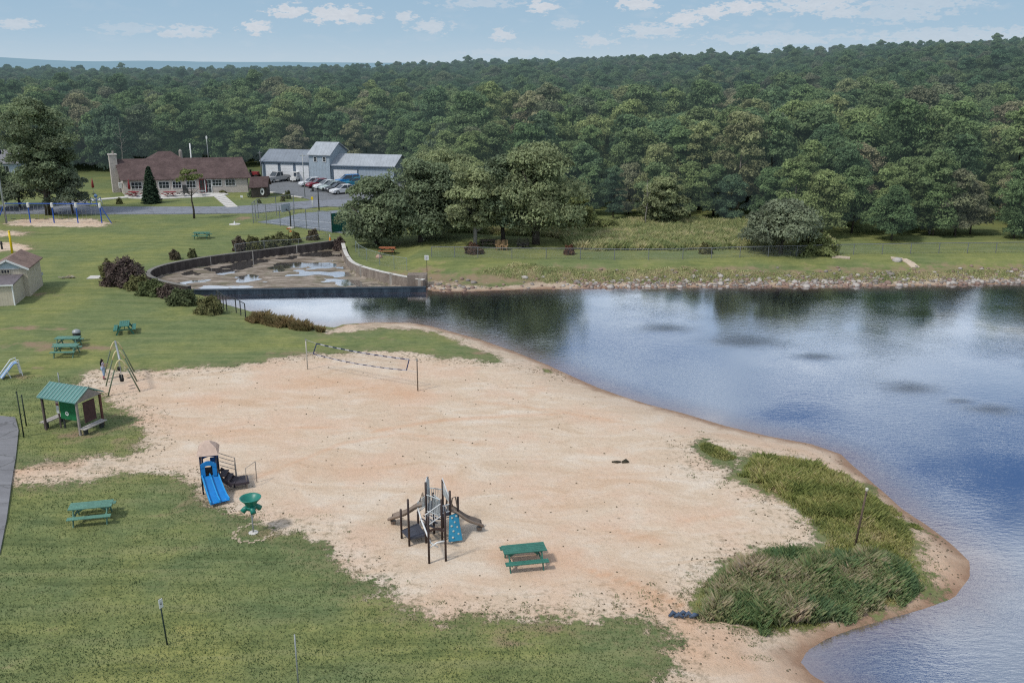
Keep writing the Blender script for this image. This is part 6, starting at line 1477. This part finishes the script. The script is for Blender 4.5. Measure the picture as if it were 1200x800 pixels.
fence('low wire fence behind the bushes on top of the dark pool wall', [sxy(276,297.5), sxy(310,293.5), sxy(350,289), sxy(385,284.5)], 1.1, 2.8, GREYMETAL, .03)
root = fence('short dark chain link gate at the lake corner below the bushes', [sxy(288,373), sxy(277,366.5), sxy(266,364.5), sxy(255,356)], 1.3, 1.2, DARKMETAL, .045)
# green wind screen of the court
q0, q1 = spot(389, 273.4), spot(409, 270.4); g = q0.copy(); root = thing('wind_screen', 'dark green wind screen panel at the right end of the court fence', 'screen', g)
d_ = q1-q0; hW = 2.5; b = MB(); b.hexa([Vector((0,-.05,.1)), d_+Vector((0,-.05,.1)), d_+Vector((0,.0,.1)), Vector((0,0,.1)), Vector((0,-.05,hW)), d_+Vector((0,-.05,hW)), d_+Vector((0,0,hW)), Vector((0,0,hW))])
b.build('panel', paint('screen_green', (.015,.12,.095), .8, .15, 1.5), root); [MB().tube([q+Vector((0,.05,0)), up(q+Vector((0,.05,0)), hW+.1)], .05, 6).build('post', DARKMETAL, root) for q in (Vector(), d_*.5, d_)]
# basketball hoop
g = spot(341, 267.5); root = thing('basketball_hoop', 'basketball hoop on a dark pole with white backboard at the front of the court', 'basketball hoop', g, R(150))
hh_ = top_z(341, 267.5, 243); MB().tube([(0,0,0),(0,0,hh_-.6),(.6,0,hh_-.3)], .08, 8).build('pole', DARKMETAL, root); MB().box(.68,0,hh_-.1,.05,1.7,1.0).build('backboard', paint('backboard_grey', (.40,.45,.5), .5, .1, 3), root)
b = MB(); b.tube([(1.0+.22*math.cos(k*.524), .22*math.sin(k*.524), hh_-.35) for k in range(13)], .02, 5); b.build('rim', paint('rim_orange', (.6,.15,.03), .5, .1, 5), root); MB().lathe([(.45,0),(.45,.12),(.1,.2)], 12).build('base', PALECONC, root)

# ================================================================== sky and sun
SUN_EL, SUN_AZ = 52.0, -128.0        # the sun stands high behind the left shoulder
world = bpy.data.worlds.new("World"); scene.world = world; world.use_nodes = True
t = NT(world.node_tree)
sky = t.n('ShaderNodeTexSky', sky_type='NISHITA'); sky.sun_disc = False; sky.sun_elevation = R(SUN_EL); sky.sun_rotation = R(SUN_AZ); sky.air_density = 1.0; sky.dust_density = 1.2; sky.ozone_density = 1.5
dirn = t.n('ShaderNodeTexCoord').outputs['Generated']; sp3 = t.n('ShaderNodeSeparateXYZ'); t.val(sp3.inputs[0], dirn); dx, dy, dz = sp3.outputs
el = t.math('ARCSINE', dz); az = t.math('ARCTAN2', dx, dy)
SKYK = .13
base = t.mix(1.0, sky.outputs[0], (SKYK*1.0, SKYK*1.0, SKYK*1.0), 'MULTIPLY')
# haze near the skyline
hz = t.ramp(t.mr(el, 0, .085), [(0, (.50,.61,.70)), (.35, (.39,.54,.67)), (1, (.29,.46,.64))])
base = t.mix(t.mr(el, .02, .30, 1.0, 0.0, True), base, hz)
# high cloud sheets, seen mirrored in the lake
zc = t.math('MAXIMUM', dz, .03); pxy = t.n('ShaderNodeCombineXYZ'); t.val(pxy.inputs[0], t.math('DIVIDE', dx, zc)); t.val(pxy.inputs[1], t.math('DIVIDE', dy, zc)); pv = pxy.outputs[0]
nz = t.noise(pv, 1.6, 5, .55)
sheet_ = t.mr(t.noise(pv, .55, 5, .58, .6), .36, .62, .25, 1.0, True)
def sky_spot(u, v, ru, rv): x, y = at(u, v, WL); k = CH-WL; return (x/k, y/k), abs(at(u+ru, v, WL)[0]-x)/k, abs(at(u, v-rv, WL)[1]-y)/k
def blob(u, v, ru, rv, soft=.5):
    (cx_, cy_), rx, ry = sky_spot(u, v, ru, rv)
    sx_n = t.n('ShaderNodeMapping'); t.val(sx_n.inputs['Vector'], pv); sx_n.vector_type = 'POINT'; sx_n.inputs['Location'].default_value = (-cx_/rx, -cy_/ry, 0); sx_n.inputs['Scale'].default_value = (1/rx, 1/ry, 0)
    dd = t.math('ADD', t.vmath('LENGTH', sx_n.outputs[0]), t.mr(nz, .3, .7, -.4, .4)); return t.mr(dd, 1+soft, 1-soft, 0, 1, True)
blue = 0
for a in ((1075,560,130,60,.3),(1050,790,90,62,.35),(925,486,80,24,.4),(720,430,120,26,.6),(1190,515,80,26,.4),(1190,372,50,14,.5),(1000,530,80,22,.4)):
    bb_ = blob(*a); blue = bb_ if isinstance(blue, int) else t.math('MAXIMUM', blue, bb_)
bright = None
for a in ((990,440,110,22,.5),(1150,670,60,60,.6),(1130,400,110,16,.5),(830,476,26,16,.6),(1105,745,45,40,.6),(760,350,60,10,.5),(330,350,160,18,.6)):
    bb_ = blob(*a); bright = bb_ if bright is None else t.math('MAXIMUM', bright, bb_)
cov = t.math('MULTIPLY', sheet_, t.math('SUBTRACT', 1, t.math('MULTIPLY', blue, .92)), clamp=True); cov = t.math('MAXIMUM', cov, t.math('MULTIPLY', bright, .85)); cov = t.math('MULTIPLY', cov, t.mr(el, .10, .22))
shade = t.mix(t.mr(nz, .3, .7), (.46,.56,.70), (.95,.99,1.04)); shade = t.mix(t.math('MULTIPLY', bright, .6), shade, (1.35,1.37,1.40))
deepb = t.mix(t.mr(el, .2, .9), (.075,.18,.42), (.035,.10,.29))
base = t.mix(t.math('MULTIPLY', blue, t.mr(el, .10, .22, 0, .95)), base, deepb)
base = t.mix(cov, base, shade)
# small fair weather puffs low over the wood
ae = t.n('ShaderNodeCombineXYZ'); t.val(ae.inputs[0], az); t.val(ae.inputs[1], el); aev = ae.outputs[0]
nzc = t.noise(t.scale(aev, 1, 2.2, 1), 95, 5, .62); nzb = t.noise(t.scale(aev, 1, 2.6, 1), 26, 3, .6)
puffs = None
for u, v, ru, rv, k in ((340,13,26,8,1),(395,17,38,11,1),(422,22,20,7,.8),(300,32,18,8,1),(474,20,14,6,.8),(505,32,24,8,.7),(590,41,16,7,.8),(635,8,18,8,1),(747,5,26,8,1),(803,22,24,9,1),(765,36,40,8,.7),(835,14,22,8,1),(870,8,28,8,1),
     (700,48,22,7,.6),(950,6,60,9,.8),(985,15,26,7,.7),(905,46,80,8,.5),(215,37,34,7,.7),(22,28,22,6,.7),(1120,42,120,9,.5),(1050,16,60,10,.5),(150,34,40,6,.35),(1080,4,70,9,.5),(560,4,50,6,.5),(665,28,18,6,.5),(600,62,60,5,.25)):
    a_, b_ = (u-600)/F, (400-v)/F; d_ = Vector((a_, cP+b_*sP, -sP+b_*cP)).normalized(); A_z, E_l = math.atan2(d_.x, d_.y), math.asin(d_.z)
    mpn = t.n('ShaderNodeMapping'); t.val(mpn.inputs['Vector'], aev); rx, ry = ru/F*.95, rv/F*.95; mpn.inputs['Scale'].default_value = (1/rx, 1/ry, 0); mpn.inputs['Location'].default_value = (-A_z/rx, -E_l/ry, 0)
    dd = t.math('ADD', t.vmath('LENGTH', mpn.outputs[0]), t.mr(nzc, .25, .75, -.95, .95)); q = t.math('MULTIPLY', t.mr(dd, 1.1, .55, 0, 1, True), k); puffs = q if puffs is None else t.math('MAXIMUM', puffs, q)
veil = t.math('MULTIPLY', t.mr(nzb, .5, .72, 0, .28, True), t.mr(az, -.3, .5, .3, 1.0))
puffs = t.math('MAXIMUM', puffs, veil); puffs = t.math('MULTIPLY', puffs, t.mr(el, .10, .075))
base = t.mix(t.math('MULTIPLY', puffs, .8), base, t.mix(nzc, (.52,.56,.62), (.82,.82,.84)))
base = t.mix(t.mr(dz, 0, -.02), base, (.10,.12,.10))
bg = t.n('ShaderNodeBackground'); t.val(bg.inputs[0], base); bg.inputs[1].default_value = 1.0
ow = t.n('ShaderNodeOutputWorld'); t.nt.links.new(bg.outputs[0], ow.inputs[0])
sd_l = bpy.data.lights.new('sun', 'SUN'); so = bpy.data.objects.new('sun', sd_l); col.objects.link(so)
sd_l.energy = 2.25; sd_l.angle = R(7); sd_l.color = (1, .95, .88)
ds = Vector((math.sin(R(SUN_AZ))*math.cos(R(SUN_EL)), math.cos(R(SUN_AZ))*math.cos(R(SUN_EL)), math.sin(R(SUN_EL))))
so.rotation_euler = ds.to_track_quat('Z', 'Y').to_euler(); so.location = ds*100

scene.view_settings.view_transform = 'Standard'; scene.view_settings.look = 'None'; scene.view_settings.exposure = 0; scene.view_settings.gamma = 1
scene.cycles.use_denoising = False; scene.cycles.pixel_filter_type = 'BLACKMAN_HARRIS'; scene.cycles.filter_width = 1.2; scene.cycles.max_bounces = 3; scene.cycles.diffuse_bounces = 1; scene.cycles.glossy_bounces = 2; scene.cycles.transparent_max_bounces = 8; scene.cycles.transmission_bounces = 2
scene.cycles.use_adaptive_sampling = True; scene.cycles.adaptive_threshold = .02; scene.cycles.sample_clamp_indirect = 3
scene.render.film_transparent = False
world.cycles.sampling_method = 'NONE'
